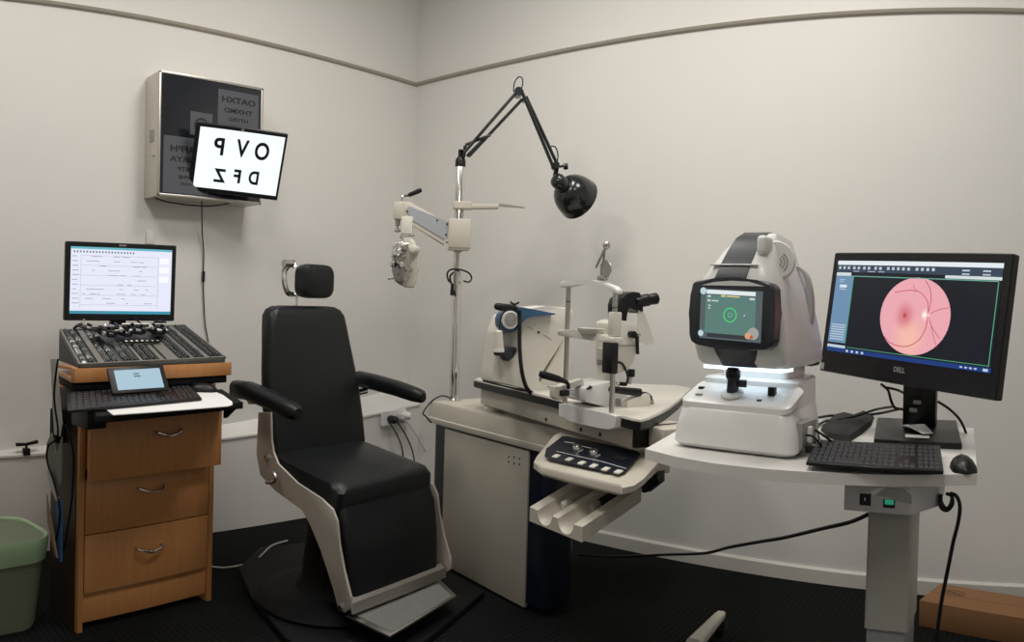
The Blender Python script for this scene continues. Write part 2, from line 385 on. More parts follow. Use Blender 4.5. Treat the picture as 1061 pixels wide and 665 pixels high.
def mouse(label, x, y, z, th, L=.105, W=.06, Hh=.034):
    t = thing('computer_mouse', label, 'mouse', loc=(x, y, z), rot=(0, 0, th))
    m = MB(); loops = []
    for i in range(9):
        u = i/8; yy = -L/2+L*u; wv = W/2*math.sqrt(max(0.02, 1-(2*u-1)**4))*(1-.08*u); hh = Hh*(0.35+.65*math.sin(PI*(0.12+.80*(1-u)*1.0))) if 0 < i < 8 else Hh*.25
        loops.append([(wv*cs(a)*(1), yy, max(0, hh*sn(a)) if sn(a) > 0 else 0.0) for a in [PI*k/8 for k in range(9)]]+[(0, yy, -0.0005)])
    m.loft(loops); m.build('shell', M_BLACK, t)
    m = MB(); m.cyl((-.003, L*.27, Hh*.66), (.003, L*.27, Hh*.66), .009, seg=12); m.build('scroll_wheel', M_DGREY, t)
    return t
mp = WORLD.z(210, 405, .84); mouse('black computer mouse on the white writing board of the wooden cabinet', mp.x, mp.y, .8385, C.th+.9, .115, .068)

# tablet on its little easel leaning against the wooden lip
t = thing('tablet', 'small black tablet with pale blue screen leaning on the wooden cabinet lip', 'tablet', C)
fp = [C.y(111, 381, -.085), C.y(169, 377.5, -.085), C.y(176, 404, -.145), C.y(117, 408, -.145)]
def quadslab(mb, q, n_off, th):
    TL, TR, BR, BL = q; n = (TR-TL).cross(BL-TL).normalized()
    if n_off is not None: q = [p+n*n_off for p in q]
    mb.prism(q, n*th); return n
b = MB(); nrm = (fp[1]-fp[0]).cross(fp[3]-fp[0]).normalized()
if nrm.y < 0: nrm = -nrm
b.prism(fp, nrm*.010, .003); b.build('case', M_BLACK, t)
def inset(q, l, r_, tp, bt):
    TL, TR, BR, BL = q
    f = lambda u, v: (TL*(1-u)+TR*u)*(1-v)+(BL*(1-u)+BR*u)*v
    return [f(l, tp), f(1-r_, tp), f(1-r_, 1-bt), f(l, 1-bt)]
def quadpt(q, u, v):
    TL, TR, BR, BL = q; return (TL*(1-u)+TR*u)*(1-v)+(BL*(1-u)+BR*u)*v
b = MB(); sc = inset(fp, .10, .09, .13, .12); b.prism([p-nrm*.001 for p in sc], nrm*.0008); scr = b.build('screen', screen('tablet_screen', (176, 205, 222), .85), t, smooth=False)
b = MB()
for u, v, wd in ((.40, .20, .12), (.40, .33, .14)):
    q = [quadpt(sc, u, v)-nrm*.0014, quadpt(sc, u+wd, v)-nrm*.0014, quadpt(sc, u+wd, v+.05)-nrm*.0014, quadpt(sc, u, v+.05)-nrm*.0014]; b.prism(q, nrm*.0003)
b.build('screen_text', screen('tablet_text', (60, 75, 90), .8), scr, smooth=False)

# trial lens case: a shallow sloping tray
F0, F1, B0, B1 = Vector((-.318, -.02, .948)), Vector((.33, -.02, .956)), Vector((-.252, .27, 1.056)), Vector((.335, .27, 1.072))
t = thing('trial_lens_case', 'open sloping grey trial lens case on top of the wooden cabinet', 'case', C)
def cs_at(u, v, h=0.0):
    p = (F0*(1-u)+F1*u)*(1-v)+(B0*(1-u)+B1*u)*v
    return p+Vector((0, -.33, .94)).normalized()*h
b = MB()
b.hexa([(-.318, -.02, .944), (.33, -.02, .944), (.335, .27, .945), (-.252, .27, .945), F0, F1, B1, B0], .002, 1); b.build('base', M_DARKG, t)
def cbox(mb, u0, u1, v0, v1, h0, h1):
    mb.hexa([cs_at(u0, v0, h0), cs_at(u1, v0, h0), cs_at(u1, v1, h0), cs_at(u0, v1, h0), cs_at(u0, v0, h1), cs_at(u1, v0, h1), cs_at(u1, v1, h1), cs_at(u0, v1, h1)])
b = MB()
for u0, u1, v0, v1 in ((0, .012, 0, 1), (.988, 1, 0, 1), (0, 1, 0, .02), (0, 1, .97, 1)): cbox(b, u0, u1, v0, v1, 0, .012)
b.build('rim', M_CASEG, t, smooth=False)
b = MB()
for u0, u1, v0, v1 in ((.125, .165, .04, .97), (.855, .885, .04, .97), (.395, .415, .04, .55), (.53, .56, .04, .55), (.58, .66, .04, .58), (.755, .77, .04, .97)): cbox(b, u0, u1, v0, v1, 0, .009)
b.build('divider', M_CASEG, t, smooth=False)
# the round trial lenses standing in rows
lens0 = None
def lens_mesh():
    m = MB(); m.m(M_RIM)
    n = 12; R_, r_ = .0120, .0085
    for k in range(n): pass
    lo = []
    for rr, yy in ((R_, -.001), (R_, .001), (r_, .001), (r_, -.001), (R_, -.001)):
        lo.append([(rr*cs(2*PI*k/n), yy, rr*sn(2*PI*k/n)) for k in range(n)])
    m.loft(lo, cap=False); m.m(M_GLASS); m.lathe([(r_, -.0004), (r_, .0004)], (0, 0, 0), (0, 1, 0), seg=n)
    m.m(M_CASEG); m.box(-.0018, .0018, -.0008, .0008, R_-.001, R_+.004)
    return m
m = lens_mesh(); lens0 = m.build('trial_lens', None); first = True
slope = math.atan2(.104, .29)
ROWN = ('leftmost', 'second', 'third', 'fourth', 'fifth', 'sixth', 'rightmost')
for ri, (u, v0, v1, n, a0) in enumerate(((.065, .06, .94, 20, 1), (.215, .06, .94, 20, 1), (.34, .06, .50, 10, 1), (.47, .06, .50, 10, 1), (.705, .06, .92, 17, 1), (.815, .06, .93, 19, 1), (.935, .06, .94, 20, 1))):
    for k in range(n):
        v = v0+(v1-v0)*k/(n-1)
        for side in (-1, 1):
            if n == 10 and side == 1 and u > .4 and k > 7: continue
            o = lens0 if first else lens0.copy()
            if not first: COL.objects.link(o)
            first = False
            p = C.w(cs_at(u+side*.024+random.uniform(-.002, .002), v, .006+random.uniform(0, .003)))
            o.location = p
            o.rotation_euler = (slope-1.12+random.uniform(-.12, .12), 0, C.th+random.uniform(-.05, .05))
            tag(o, 'small rimmed lens in the %s double row of the open trial lens case' % ROWN[ri], 'lens', 'trial lenses in the %s double row' % ROWN[ri])
# two trial frames lying on the case
def trial_frame(label, u, v, rot):
    p = C.w(cs_at(u, v, .034))
    t = thing('testing_spectacles', label, 'trial frame', loc=p, rot=(slope-.05, 0, C.th+rot)); t.scale = (1.35, 1.35, 1.35)
    for s in (-1, 1):
        m = MB(); m.lathe([(.017, 0), (.027, 0), (.029, .004), (.027, .010), (.018, .010), (.017, 0)], (s*.034, 0, 0), (0, 0, 1), 20, cap=False)
        for a in range(5):
            an = PI*.2+a*PI*.35; m.box(s*.034+.025*cs(an)-.004, s*.034+.025*cs(an)+.004, .025*sn(an)-.004, .025*sn(an)+.004, .008, .018, .001)
        m.build('lens_cell', M_BLACK, t)
        m = MB(); m.lathe([(.0165, 0), (.0165, .002)], (s*.034, 0, .003), (0, 0, 1), 20); m.build('lens', M_GREYM if s < 0 else M_CREAM, t)
        m = MB(); m.tube([(s*.063, .0, .008), (s*.070, .03, .004), (s*.066, .085, -.004), (s*.05, .10, -.01)], .0028, 8); m.build('temple', M_CHROME if s > 0 else M_BLACK, t)
        m = MB(); m.cyl((s*.058, -.008, .006), (s*.058, -.020, .006), .006, seg=12); m.build('knob', M_CHROME, t)
    m = MB(); m.box(-.055, .055, .026, .033, .002, .010, .001); m.cyl((-.07, .030, .012), (.07, .030, .012), .0035, seg=10); m.build('bridge_bar', M_STEEL, t)
    m = MB(); m.tube([(-.008, -.004, .012), (-.006, -.02, .02), (0, -.014, .024), (.006, -.02, .02), (.008, -.004, .012)], .0025, 8); m.build('nose_rest', M_CREAM, t)
    return t
trial_frame('black trial frame lying at the left of the pair on the lens case', .33, .62, .30)
trial_frame('black and silver trial frame lying at the right of the pair on the lens case', .58, .66, -.10)
# lens flippers beside them
p = C.w(cs_at(.50, .47, .020)); tt = thing('lens_bar', 'narrow black bar of small bright lenses lying below the trial frames', 'lens bar', loc=p, rot=(slope, 0, C.th+.02))
b = MB(); b.box(-.085, .085, -.008, .008, -.003, .003, .002); b.build('bar', M_BLACK, tt)
for k in range(7):
    b = MB(); b.lathe([(.0055, .003), (.006, .0045), (.004, .006)], (-.072+k*.024, 0, 0)); b.build('bar_lens', M_CREAM if k < 4 else M_STEEL, tt)

# ------------------------------------------------------------------ left computer monitor
def monitor_frame(cx_, cy_, cz_, yaw, tilt, roll=0):
    """returns matrix: local x right as seen from the front, y away from the viewer, z up"""
    n = Vector((cs(yaw)*cs(tilt), sn(yaw)*cs(tilt), sn(tilt))); rt = Vector((-sn(yaw), cs(yaw), 0)); u = n.cross(rt)
    R_ = rt*cs(roll)+u*sn(roll); U_ = u*cs(roll)-rt*sn(roll); Y = -n
    return Matrix(((R_.x, Y.x, U_.x, cx_), (R_.y, Y.y, U_.y, cy_), (R_.z, Y.z, U_.z, cz_), (0, 0, 0, 1)))
def mthing(name, label, cat, mw):
    o = bpy.data.objects.new(name, None); COL.objects.link(o); o.matrix_world = mw; o['label'] = label; o['category'] = cat; o.empty_display_size = .05
    return o
def shell(t, W, Hh, bez, chin, dep=.045, mt=M_BLACK):
    m = MB(); rface(m, -W/2, W/2, -Hh/2, Hh/2, 0, dep*.5, .006)
    rface(m, -W*.36, W*.36, -Hh*.34, Hh*.34, dep*.45, dep, .02); m.build('housing', mt, t)
def rect(mb, x0, x1, z0, z1, y, th=.0004): mb.box(x0, x1, y-th, y, z0, z1)
W, Hh = .405, .268
t = mthing('computer_monitor', 'small black computer monitor with a pale form on screen behind the lens case', 'monitor', monitor_frame(-2.937, 1.218, 1.254, -.049, -.03))
MONSC = 1.115
shell(t, W*1.07, Hh*1.07, .02, .02)
x0, x1, z0, z1 = -.198, .198, -.118, .125
b = MB(); rect(b, x0, x1, z0, z1, -.0006); scr = b.build('screen', screen('form_screen', (226, 228, 244), 1.0), t, smooth=False)
b = MB(); rect(b, x0, x1, z0, z0+.011, -.0012); b.build('taskbar', screen('taskbar_teal', (60, 150, 175), .9), scr, smooth=False)
b = MB(); rect(b, x0, x1, z1-.008, z1, -.0012); b.build('title_bar', screen('title_teal', (110, 190, 205), .9), scr, smooth=False)
b = MB()
for k in range(20): rect(b, x0+.01+k*.012, x0+.016+k*.012, z1-.021, z1-.014, -.0012)
for k in range(6): rect(b, x0+.02+k*.022, x0+.026+k*.022, z0+.002, z0+.009, -.0016)
b.build('icon_row', screen('icon_grey', (120, 135, 150), .8), scr, smooth=False)
b = MB(); rnd = random.Random(3)
for k in range(11):
    zz = z1-.035-k*.017
    rect(b, x0+.006, x0+.006+rnd.uniform(.015, .028), zz, zz+.0022, -.0012)
    for j in range(rnd.randint(1, 7)):
        xx = x0+.045+rnd.uniform(0, .25); rect(b, xx, xx+rnd.uniform(.008, .035), zz, zz+.0020, -.0012)
for k in range(6): rect(b, x0+.04, x1-.06, z1-.031-k*.036, z1-.0302-k*.036, -.001)
rect(b, x1-.055, x1-.054, z0+.02, z1-.03, -.001); rect(b, x0+.038, x0+.0388, z0+.02, z1-.03, -.001)
b.build('form_text', screen('form_text', (150, 155, 178), .8), scr, smooth=False)
b = MB()
for k in range(3): rect(b, x1-.05, x1-.012, z1-.055-k*.034, z1-.032-k*.034, -.001)
b.build('side_boxes', screen('box_white', (244, 244, 252), 1.0), scr, smooth=False)
b = MB(); rect(b, -.014, .014, .132, .137, -.0002); b.build('maker_mark', M_GREYM, t, smooth=False)
b = MB(); b.box(-.03, .03, .022, .05, -.302, .02, .004); b.build('stand_neck', M_BLACK, t)
b = MB(); rslab(b, -.09, .09, .0, .12, -.312, -.300, .04); b.build('stand_base', M_BLACK, t)
t.matrix_world = t.matrix_world @ Matrix.Scale(MONSC, 4)
# small stuff between monitor and lens case
b = MB(); b.tube([C.y(140, 330, .30), C.y(146, 335, .295), C.y(155, 337, .295), C.y(164, 333, .295), C.y(172, 334, .30)], .004, 8)
o = b.build('monitor_cable', M_BLACK); tag(o, 'short black cable looping under the small left monitor', 'cable'); o.location = (C.ox, C.oy, 0); o.rotation_euler = (0, 0, C.th)
b = MB(); p = C.y(165, 335, .21); b.box(p.x-.02, p.x+.02, .20, .225, p.z-.03, p.z+.012, .004); b.cyl((p.x-.012, .212, p.z+.01), (p.x-.012, .212, p.z+.028), .004)
o = b.build('cable_adapter', M_BLACK); tag(o, 'little black plug adapter under the right corner of the small left monitor', 'adapter'); o.location = (C.ox, C.oy, 0); o.rotation_euler = (0, 0, C.th)
p = C.w(cs_at(.17, .95, .02)); t2 = thing('lens_clip', 'tiny chrome clip standing at the back left of the lens case', 'clip', loc=p, th=C.th)
b = MB(); b.box(-.01, .01, -.006, .006, 0, .022, .002); b.cyl((0, 0, .02), (0, 0, .034), .004); b.build('clip_body', M_CHROME, t2)
b = MB(); b.tube([(-.045, .0, -.004), (-.02, 0, .012), (.02, 0, .012), (.045, 0, -.004)], .006); b.build('clip_arm', M_BLACK, t2)

# ------------------------------------------------------------------ things hanging on the cabinet's left side
def side_sheet(name, label, cat, pix, x, mt, th=.004):
    m = MB(); pts = [C.x(px, py, x) for px, py in pix]; m.prism(pts, (th, 0, 0)); o = m.build(name, mt, smooth=False)
    o.location = (C.ox, C.oy, 0); o.rotation_euler = (0, 0, C.th); return tag(o, label, cat)
side_sheet('brochure', 'pale paper brochure hung highest at the left side of the cabinet', 'brochure', [(52, 372), (58, 372), (64, 440), (62, 452), (56, 450)], -.34, mat('grey_paper', (.42, .41, .38), .8, noise=.05))
side_sheet('paper_sheet', 'curled grey paper sheet hanging in the middle of the cabinet side bundle', 'paper', [(48, 460), (53, 448), (58, 470), (64, 452), (63, 500), (58, 520), (50, 492)], -.355, mat('dark_paper', (.20, .19, .17), .8, noise=.15))
side_sheet('folder', 'blue cardboard folder hanging lowest on the cabinet side, beside the bin', 'folder', [(57.5, 517), (63.5, 519), (63, 582), (61, 582)], -.365, M_BLUEF, .006)
side_sheet('booklet', 'thin brown booklet hanging just left of the blue folder', 'booklet', [(48, 512), (53, 540), (59, 578), (57, 577), (49, 540)], -.385, mat('brown_paper', (.22, .15, .10), .8, noise=.1))
side_sheet('leaflet', 'narrow white leaflet tucked above the blue folder', 'leaflet', [(48, 487), (52, 488), (60, 516), (58, 519), (52, 505)], -.372, mat('grey_paper2', (.45, .43, .40), .8, noise=.05))
b = MB(); b.box(-.335, -.3015, .10, .17, .66, .78, .004); b.build('side_rack', M_BLACKM, bpy.data.objects['drawer_cabinet'])
b = MB(); b.tube([C.x(*p, -.37) for p in ((60, 372), (56, 410), (60, 450), (50, 462), (49, 478), (56, 500), (62, 530), (58, 560))], .004); b.tube([C.x(*p, -.36) for p in ((68, 440), (76, 470), (74, 520), (66, 570))], .004)
o = b.build('hanging_cable', M_BLACKM); tag(o, 'black cables drooping down the left side of the wooden cabinet', 'cable'); o.location = (C.ox, C.oy, 0); o.rotation_euler = (0, 0, C.th)
b = MB(); p = C.z(72, 430, .80); b.box(-.345, -.27, -.14, -.02, .75, .815, .006); o = b.build('junction_box', M_BLACK); tag(o, 'small black box under the left end of the keyboard', 'box'); o.location = (C.ox, C.oy, 0); o.rotation_euler = (0, 0, C.th)

# ------------------------------------------------------------------ waste bin
t = thing('waste_bin', 'green plastic waste bin on the floor at the far left', 'bin', loc=(-2.70, .625, 0), th=1.78)
def bl(z, rx, ry): return [(x, y, z) for x, y in rrect(-rx, rx, -ry, ry, min(rx, ry)*.62, 6)]
b = MB(); b.loft([bl(.003, .145, .115), bl(.02, .152, .12), bl(.325, .182, .152)]); 
b.build('bin_body', M_BIN, t)
b = MB()
wob = lambda z, rx, ry, a, s: [(x*(1+a*math.sin(i*s+z*40)), y*(1+a*math.sin(i*s*1.3)), z+a*.18*math.sin(i*.9)) for i, (x, y, _z) in enumerate(bl(z, rx, ry))]
b.loft([wob(.255, .184, .154, .012, 1.7), wob(.285, .189, .158, .008, 1.1), wob(.325, .192, .161, .004, 1.7), wob(.338, .189, .158, .003, 1.2), wob(.332, .179, .149, .003, 1.2), wob(.25, .168, .139, .02, 1.4), wob(.10, .148, .118, .02, 1.4)], cap=False)
b.build('liner', M_GREEN, t)

# ------------------------------------------------------------------ small valve on the ledge
p = WORLD.x(26, 470, XL+.03); t = thing('pipe_tap', 'tiny black tap with two levers on the wall ledge above the bin', 'tap', loc=(XL+.05, p.y, .462))
b = MB(); b.box(-.014, .014, -.017, .017, -.006, .026, .004); b.cyl((0, 0, .02), (0, 0, .042), .006); b.build('valve_body', M_BLACK, t)
b = MB(); b.hexa([(-.008, -.05, .036), (.008, -.05, .036), (.008, 0, .038), (-.008, 0, .038), (-.008, -.05, .052), (.008, -.05, .052), (.008, 0, .050), (-.008, 0, .050)], .002, 1); b.build('lever', M_BLACK, t)
b = MB(); b.hexa([(-.008, .0, .038), (.008, 0, .038), (.008, .055, .046), (-.008, .055, .046), (-.008, 0, .050), (.008, 0, .050), (.008, .055, .062), (-.008, .055, .062)], .002, 1); b.build('lever', M_BLACK, t)
# ------------------------------------------------------------------ test chart box on the left wall
WL = Frame(XL, 0, PI/2)                      # x along the wall (= world y), y into the wall
def wl(px, py, d): p = WL.y(px, py, -d); return Vector((XL+d, p.x, p.z))
D_ = .15
bx = [wl(166, 72.5, D_), wl(270.5, 92, D_), wl(264, 206, D_), wl(161, 204, D_)]
ya, yb, za, zb = (bx[0].y+bx[3].y)/2, (bx[1].y+bx[2].y)/2, (bx[2].z+bx[3].z)/2, (bx[0].z+bx[1].z)/2
t = thing('test_chart_box', 'large dark fronted vision chart box mounted on the left wall', 'chart box', loc=(XL, ya, za), th=PI/2)
za -= .010; t.location.z = za; BW, BH = yb-ya+.022, zb-za
b = MB(); b.box(0, BW, -D_, .0, 0, BH, .004); b.build('box_body', M_BEIGE, t)
b = MB()
for q in ((0, .012, 0, BH), (BW-.012, BW, 0, BH), (0, BW, BH-.012, BH), (0, BW, 0, .012)): b.box(q[0], q[1], -D_-.008, -D_+.002, q[2], q[3], .002)
b.build('front_frame', M_STEEL, t)
b = MB(); b.box(.012, BW-.012, -D_-.004, -D_-.001, .012, BH-.012); pan = b.build('front_panel', M_GLASS, t, smooth=False)
def sheet(name, u0, u1, v0, v1, rows, side):
    x0, x1, z0, z1 = BW*u0, BW*u1, BH*v0, BH*v1
    m = MB(); m.box(x0, x1, -D_-.0052, -D_-.004, z0, z1); s_ = m.build(name, M_SHEETG, t, smooth=False)
    hh = z1-z0
    for i, (tx, sz, v) in enumerate(rows):
        text_mesh('letter_row', tx, sz*hh, M_SHEETT, s_, ((x0+x1)/2, -D_-.0054, z0+hh*v), (PI/2, 0, 0), mirror=True, sx=1.45, bold=sz*hh*.035)
sheet('chart_sheet', .55, .955, .53, .93, [('OATXH', .165, .80), ('THXMD', .135, .58), ('HTYRC', .105, .40), ('NCRTPX', .075, .25)], 1)
sheet('chart_sheet', .05, .47, .03, .49, [('URFPH', .150, .78), ('HNRYA', .13, .60), ('XRTB', .10, .43), ('OPHE', .08, .29), ('HTVC', .06, .17)], -1)
x0, x1, z0, z1 = BW*.29, BW*.50, BH*.52, BH*.71
m = MB(); m.box(x0, x1, -D_-.0052, -D_-.004, z0, z1); s_ = m.build('target_sheet', M_SHEETG, t, smooth=False)
m = MB(); c0 = ((x0+x1)/2, -D_-.0052, (z0+z1)/2-.01)
for r0, r1 in ((.030, .040), (.010, .018)):
    m.loft([[(c0[0]+rr*cs(2*PI*k/24), yy, c0[2]+rr*sn(2*PI*k/24)) for k in range(24)] for rr, yy in ((r0, c0[1]), (r0, c0[1]-.0008), (r1, c0[1]-.0008), (r1, c0[1]))], cap=False)
m.build('target_rings', M_SHEETT, s_)
b = MB(); b.box(-.003, .0, -.11, -.06, .26, .32, .001); b.build('side_vent', M_GREYM, t)
b = MB(); b.cyl((0, -.12, .19), (-.016, -.12, .19), .004, seg=10); b.build('side_catch', M_GREYM, t)
# the screen hung in front of it
c = Vector((-3.109, 1.864, 1.833)); eye = Vector((0, 0, EYE)); k = 1.0
t = mthing('display_screen', 'lit wall display with six mirrored letters, overlapping the vision chart box', 'display', monitor_frame(*(eye+(c-eye)*1.025), -.40, -.36, -.075))
W, Hh = .442, .326
m = MB(); rface(m, -W/2, W/2, -Hh/2, Hh/2, 0, .022, .006); m.build('housing', M_BLACK, t)
b = MB(); rect(b, -W/2+.021, W/2-.012, -Hh/2+.022, Hh/2-.018, -.0006); scr = b.build('screen', screen('letter_screen', (240, 250, 252), 1.05), t, smooth=False)
INK = screen('letter_ink', (22, 28, 36), .3)
for ch, xx, zz in (('P', -.098, .058), ('V', .012, .062), ('O', .108, .060), ('Z', -.078, -.078), ('F', .008, -.072), ('D', .088, -.070)):
    text_mesh('letter', ch, .112 if zz > 0 else .088, INK, scr, (xx, -.0012, zz), (PI/2, 0, 0), mirror=True, bold=.0030, sx=.80 if ch in 'OVD' else .92)
b = MB(); rect(b, -.006, .008, Hh/2-.014, Hh/2-.006, -.0008); b.build('camera_dot', M_GREYM, t, smooth=False)
b = MB(); b.box(-.02, .02, .022, .10, -.10, -.04, .004); b.build('mount_arm', M_BLACK, t)
pts = [wl(157, 203, .08), wl(175, 209.5, .09), wl(212, 213.5, .10), wl(235, 211, .10), wl(252, 206.5, .10)]
b = MB(); b.tube(pts, .0035); o = b.build('drooping_cable', M_BLACK); tag(o, 'black cable drooping under the vision chart box on the wall', 'cable')
b = MB(); b.tube([wl(x, y, d) for x, y, d in ((209, 205, .09), (209.5, 240, .03), (211, 262, .012), (210.5, 290, .010), (212, 330, .010), (215, 350, .010), (216, 357, .010))], .0032)
o = b.build('display_cable', M_BLACK); tag(o, 'black cable hanging straight down the wall from the lit display', 'cable')
b = MB(); b.tube([wl(211, 281, .011), wl(210.6, 292, .011)], .008, smooth=False); b.build('cable_ferrite', M_BLACK, o)
# shallow conduit box on the wall behind the small monitor
b = MB(); p = wl(157, 240, .0); q = wl(157, 253, 0); b.box(XL, XL+.012, p.y-.03, p.y+.01, q.z, p.z, .002); o = b.build('wall_conduit', M_WALL); tag(o, 'short cream conduit running up the wall above the small left monitor', 'conduit')

# ------------------------------------------------------------------ examination chair
K = Frame(-2.33, 1.94, .09)
t = thing('examination_chair', 'black vinyl examination chair with armrests, headrest and metal footplate', 'chair', K)
def slab_sections(mb, secs, n=6):
    mb.loft([rz(*s, n) for s in secs])
# pedestal and base
b = MB(); b.lathe([(.20, .03), (.20, .07), (.175, .10), (.17, .16), (.155, .30), (.15, .43), (.13, .46)], (-.01, 0, 0)); b.build('pedestal', M_BLACKM, t)
b = MB(); b.lathe([(.30, .028), (.305, .04), (.28, .06), (.20, .075)], (-.03, -.05, 0), seg=40); b.build('foot_ring', M_BLACKM, t)
# seat: rounded cushion, higher at the back
def Kc(y): return y
b = MB()
hw = .268
def seat_loop(x0, x1, y0, y1, r, z, zback): # z varies linearly along x
    return [(x, y, z+(zback-z)*(1-(x+.19)/.40)) for x, y in rrect(x0, x1, y0, y1, r, 6)]
b.loft([seat_loop(-.19, .19, -hw+.02, hw-.02, .03, .44, .50), seat_loop(-.20, .215, -hw, hw, .04, .455, .515), seat_loop(-.20, .222, -hw, hw, .05, .515, .575), seat_loop(-.195, .21, -hw+.012, hw-.012, .055, .537, .594), seat_loop(-.17, .18, -hw+.05, hw-.05, .06, .548, .604)])
b.build('seat', M_VINYL, t)
# calf pad
b = MB()
def yzl(x, y0, y1, z0, z1, r): return [(x, y, z) for y, z in rrect(y0, y1, z0, z1, r, 4)]
b.loft([[(x, y, z) for x, y in rrect(.10, x1, -w_, w_, .025, 4)] for z, x1, w_ in ((.145, .262, .235), (.155, .272, .243), (.30, .262, .250), (.42, .240, .255), (.47, .215, .25))])
b.build('calf_pad', M_VINYL, t)
# backrest
b = MB(); secs = []
prof = [(.555, .250), (.60, .258), (.70, .260), (.80, .256), (.90, .246), (1.00, .232), (1.08, .222), (1.13, .214), (1.155, .198), (1.168, .17), (1.172, .13)]
for i, (z, w_) in enumerate(prof):
    lean = -.150-.115*(z-.56)/.6; dp = .085 if i < 8 else (.075, .055, .03)[i-8]
    secs.append([(x, y, z) for x, y in rrect(lean-.045-dp/2, lean-.045+dp/2, -w_+.012, w_+.012, min(.035, dp*.45), 6)])
b.loft(secs); b.build('backrest', M_VINYL, t)
b = MB(); b.loft([[(x, y, z) for x, y in rrect(-.235-.115*(z-.6)/.6-.03, -.235-.115*(z-.6)/.6, -.16, .18, .01, 3)] for z in (.60, 1.12)]); b.build('back_shell', M_BLACKM, t)
# headrest
b = MB(); hx = -.300; hy, hz = .062, 1.277
lp = lambda x, a: [(x, y, z) for y, z in rrect(hy-.092+a, hy+.092-a, hz-.073+a, hz+.073-a, .045-a*.6, 6)]
b.loft([lp(hx-.04, .02), lp(hx-.03, .004), lp(hx, 0), lp(hx+.025, .004), lp(hx+.037, .022)]); b.build('headrest', M_VINYL, t)
b = MB()
b.tube([K.x(299, 275, -.36), K.x(294.5, 281, -.36), K.x(294.5, 292, -.36), K.x(298, 303, -.36), K.x(306, 305, -.36)], .012, 8)
b.tube([K.x(299, 275, -.36), K.x(304, 272, -.355), K.x(306, 277, -.345)], .012, 8)
b.build('headrest_bracket', M_CHROME, t)
b = MB(); p = K.x(297, 273, -.355); b.cyl((p.x, p.y-.015, p.z), (p.x, p.y+.03, p.z), .016); b.build('bracket_knob', M_STEEL, t)
b = MB(); p = K.x(307.5, 300, -.345); b.cyl((-.345, p.y, 1.12), (-.345, p.y, 1.30), .006, seg=10); b.build('headrest_rod', M_CHROME, t)
# armrests
for sgn in (-1, 1):
    b = MB(); secs = []
    ys = sgn*.325
    nst = [(-.345, .015, .030, .832), (-.325, .032, .036, .835), (-.24, .036, .036, .838), (-.10, .036, .034, .818), (.00, .034, .032, .798), (.04, .030, .029, .790), (.058, .018, .018, .787)] if sgn < 0 else [(-.30, .015, .030, .848), (-.28, .034, .036, .848), (-.18, .036, .034, .842), (-.05, .036, .032, .828), (.05, .034, .030, .812), (.088, .028, .026, .806), (.10, .016, .016, .804)]
    b.loft([[(x, ys+y, zc+z) for y, z in rrect(-w_, w_, -h_, h_, min(w_, h_)*.75, 4)] for x, w_, h_, zc in nst]); b.build('armrest', M_VINYL, t)
    b = MB(); b.cyl((-.235, sgn*.22, .79), (-.235, sgn*.325, .80), .014, seg=12); b.build('armrest_pivot', M_CHROME, t)
# shaped metal side plates
sp = [K.y(x, y, -.28) for x, y in ((268, 427), (281, 427), (281.5, 455), (283, 468), (288, 481), (308, 500), (334, 517), (345, 527), (350, 540), (352, 565), (356, 590), (364, 618), (364, 630), (357, 635), (350, 629), (346, 610), (333, 570), (322, 542), (314, 528), (302, 520), (285, 508), (270, 492), (266, 470))]
sp = [(p.x, 0, p.z) for p in sp]
for sgn in (-1, 1):
    b = MB(); b.prism([(p[0], sgn*.278-.005, p[2] if sgn < 0 else min(p[2], .53)) for p in (sp if sgn < 0 else sp[4:-2])], (0, .010, 0), .003); pl = b.build('side_plate', M_ALU, t)
    b = MB(); b.cyl((.262, sgn*.292, .135), (.262, sgn*.27, .135), .011, seg=16); b.build('plate_bolt', M_CHROME, pl)
    if sgn < 0:
        b = MB(); b.cyl((-.165, -.295, .585), (-.165, -.27, .585), .010, seg=12); b.build('plate_bolt', M_CHROME, pl)
        b = MB(); p = K.y(287, 492, -.30); b.tube([(p.x-.01, -.30, p.z+.01), (p.x+.01, -.325, p.z+.015), (p.x+.03, -.33, p.z), (p.x+.015, -.33, p.z-.02), (p.x-.02, -.335, p.z-.028)], .007, 8); b.build('release_lever', M_STEEL, t)
# footplate
b = MB(); b.loft([[(.265, y, .165), (.285, y, .150), (.293, y, .115), (.286, y, .112), (.272, y, .143), (.255, y, .155)] for y in (-.262, .262)]); b.build('footplate_hinge', M_STEEL, t)
fo = [K.z(x, y, .098) for x, y in ((358, 637), (404, 659), (473, 617), (450, 595), (440, 597))]
b = MB(); b.prism([(p.x, p.y, .090) for p in fo], (0, 0, .010), .003); fpl = b.build('footplate', M_STEEL, t)
b = MB(); b.prism([(p.x, p.y, .1003) for p in [fo[0]*.95+fo[2]*.05, fo[1]*.95+fo[4]*.05, fo[2]*.95+fo[0]*.05, fo[3]*.95+fo[0]*.05, fo[4]*.93+fo[1]*.07]], (0, 0, .0012)); b.build('footplate_mat', mat('ribbed_grey_rubber', (.16, .165, .16), .5, noise=.05), fpl, smooth=False)
ce = (fo[0]+fo[1]+fo[2]+fo[4])/4; b = MB()
for k in range(17):
    u = .05+.9*k/16; a = fo[0]*(1-u)+fo[1]*u; c_ = fo[4]*(1-u)+fo[2]*u; a2 = a*.95+c_*.05; c2 = c_*.95+a*.05
    b.cyl((a2.x, a2.y, .1015), (c2.x, c2.y, .1015), .0022, seg=6)
b.build('footplate_ribs', mat('rib_grey', (.30, .30, .29), .4, .3, noise=.03), fpl)['kind'] = 'stuff'
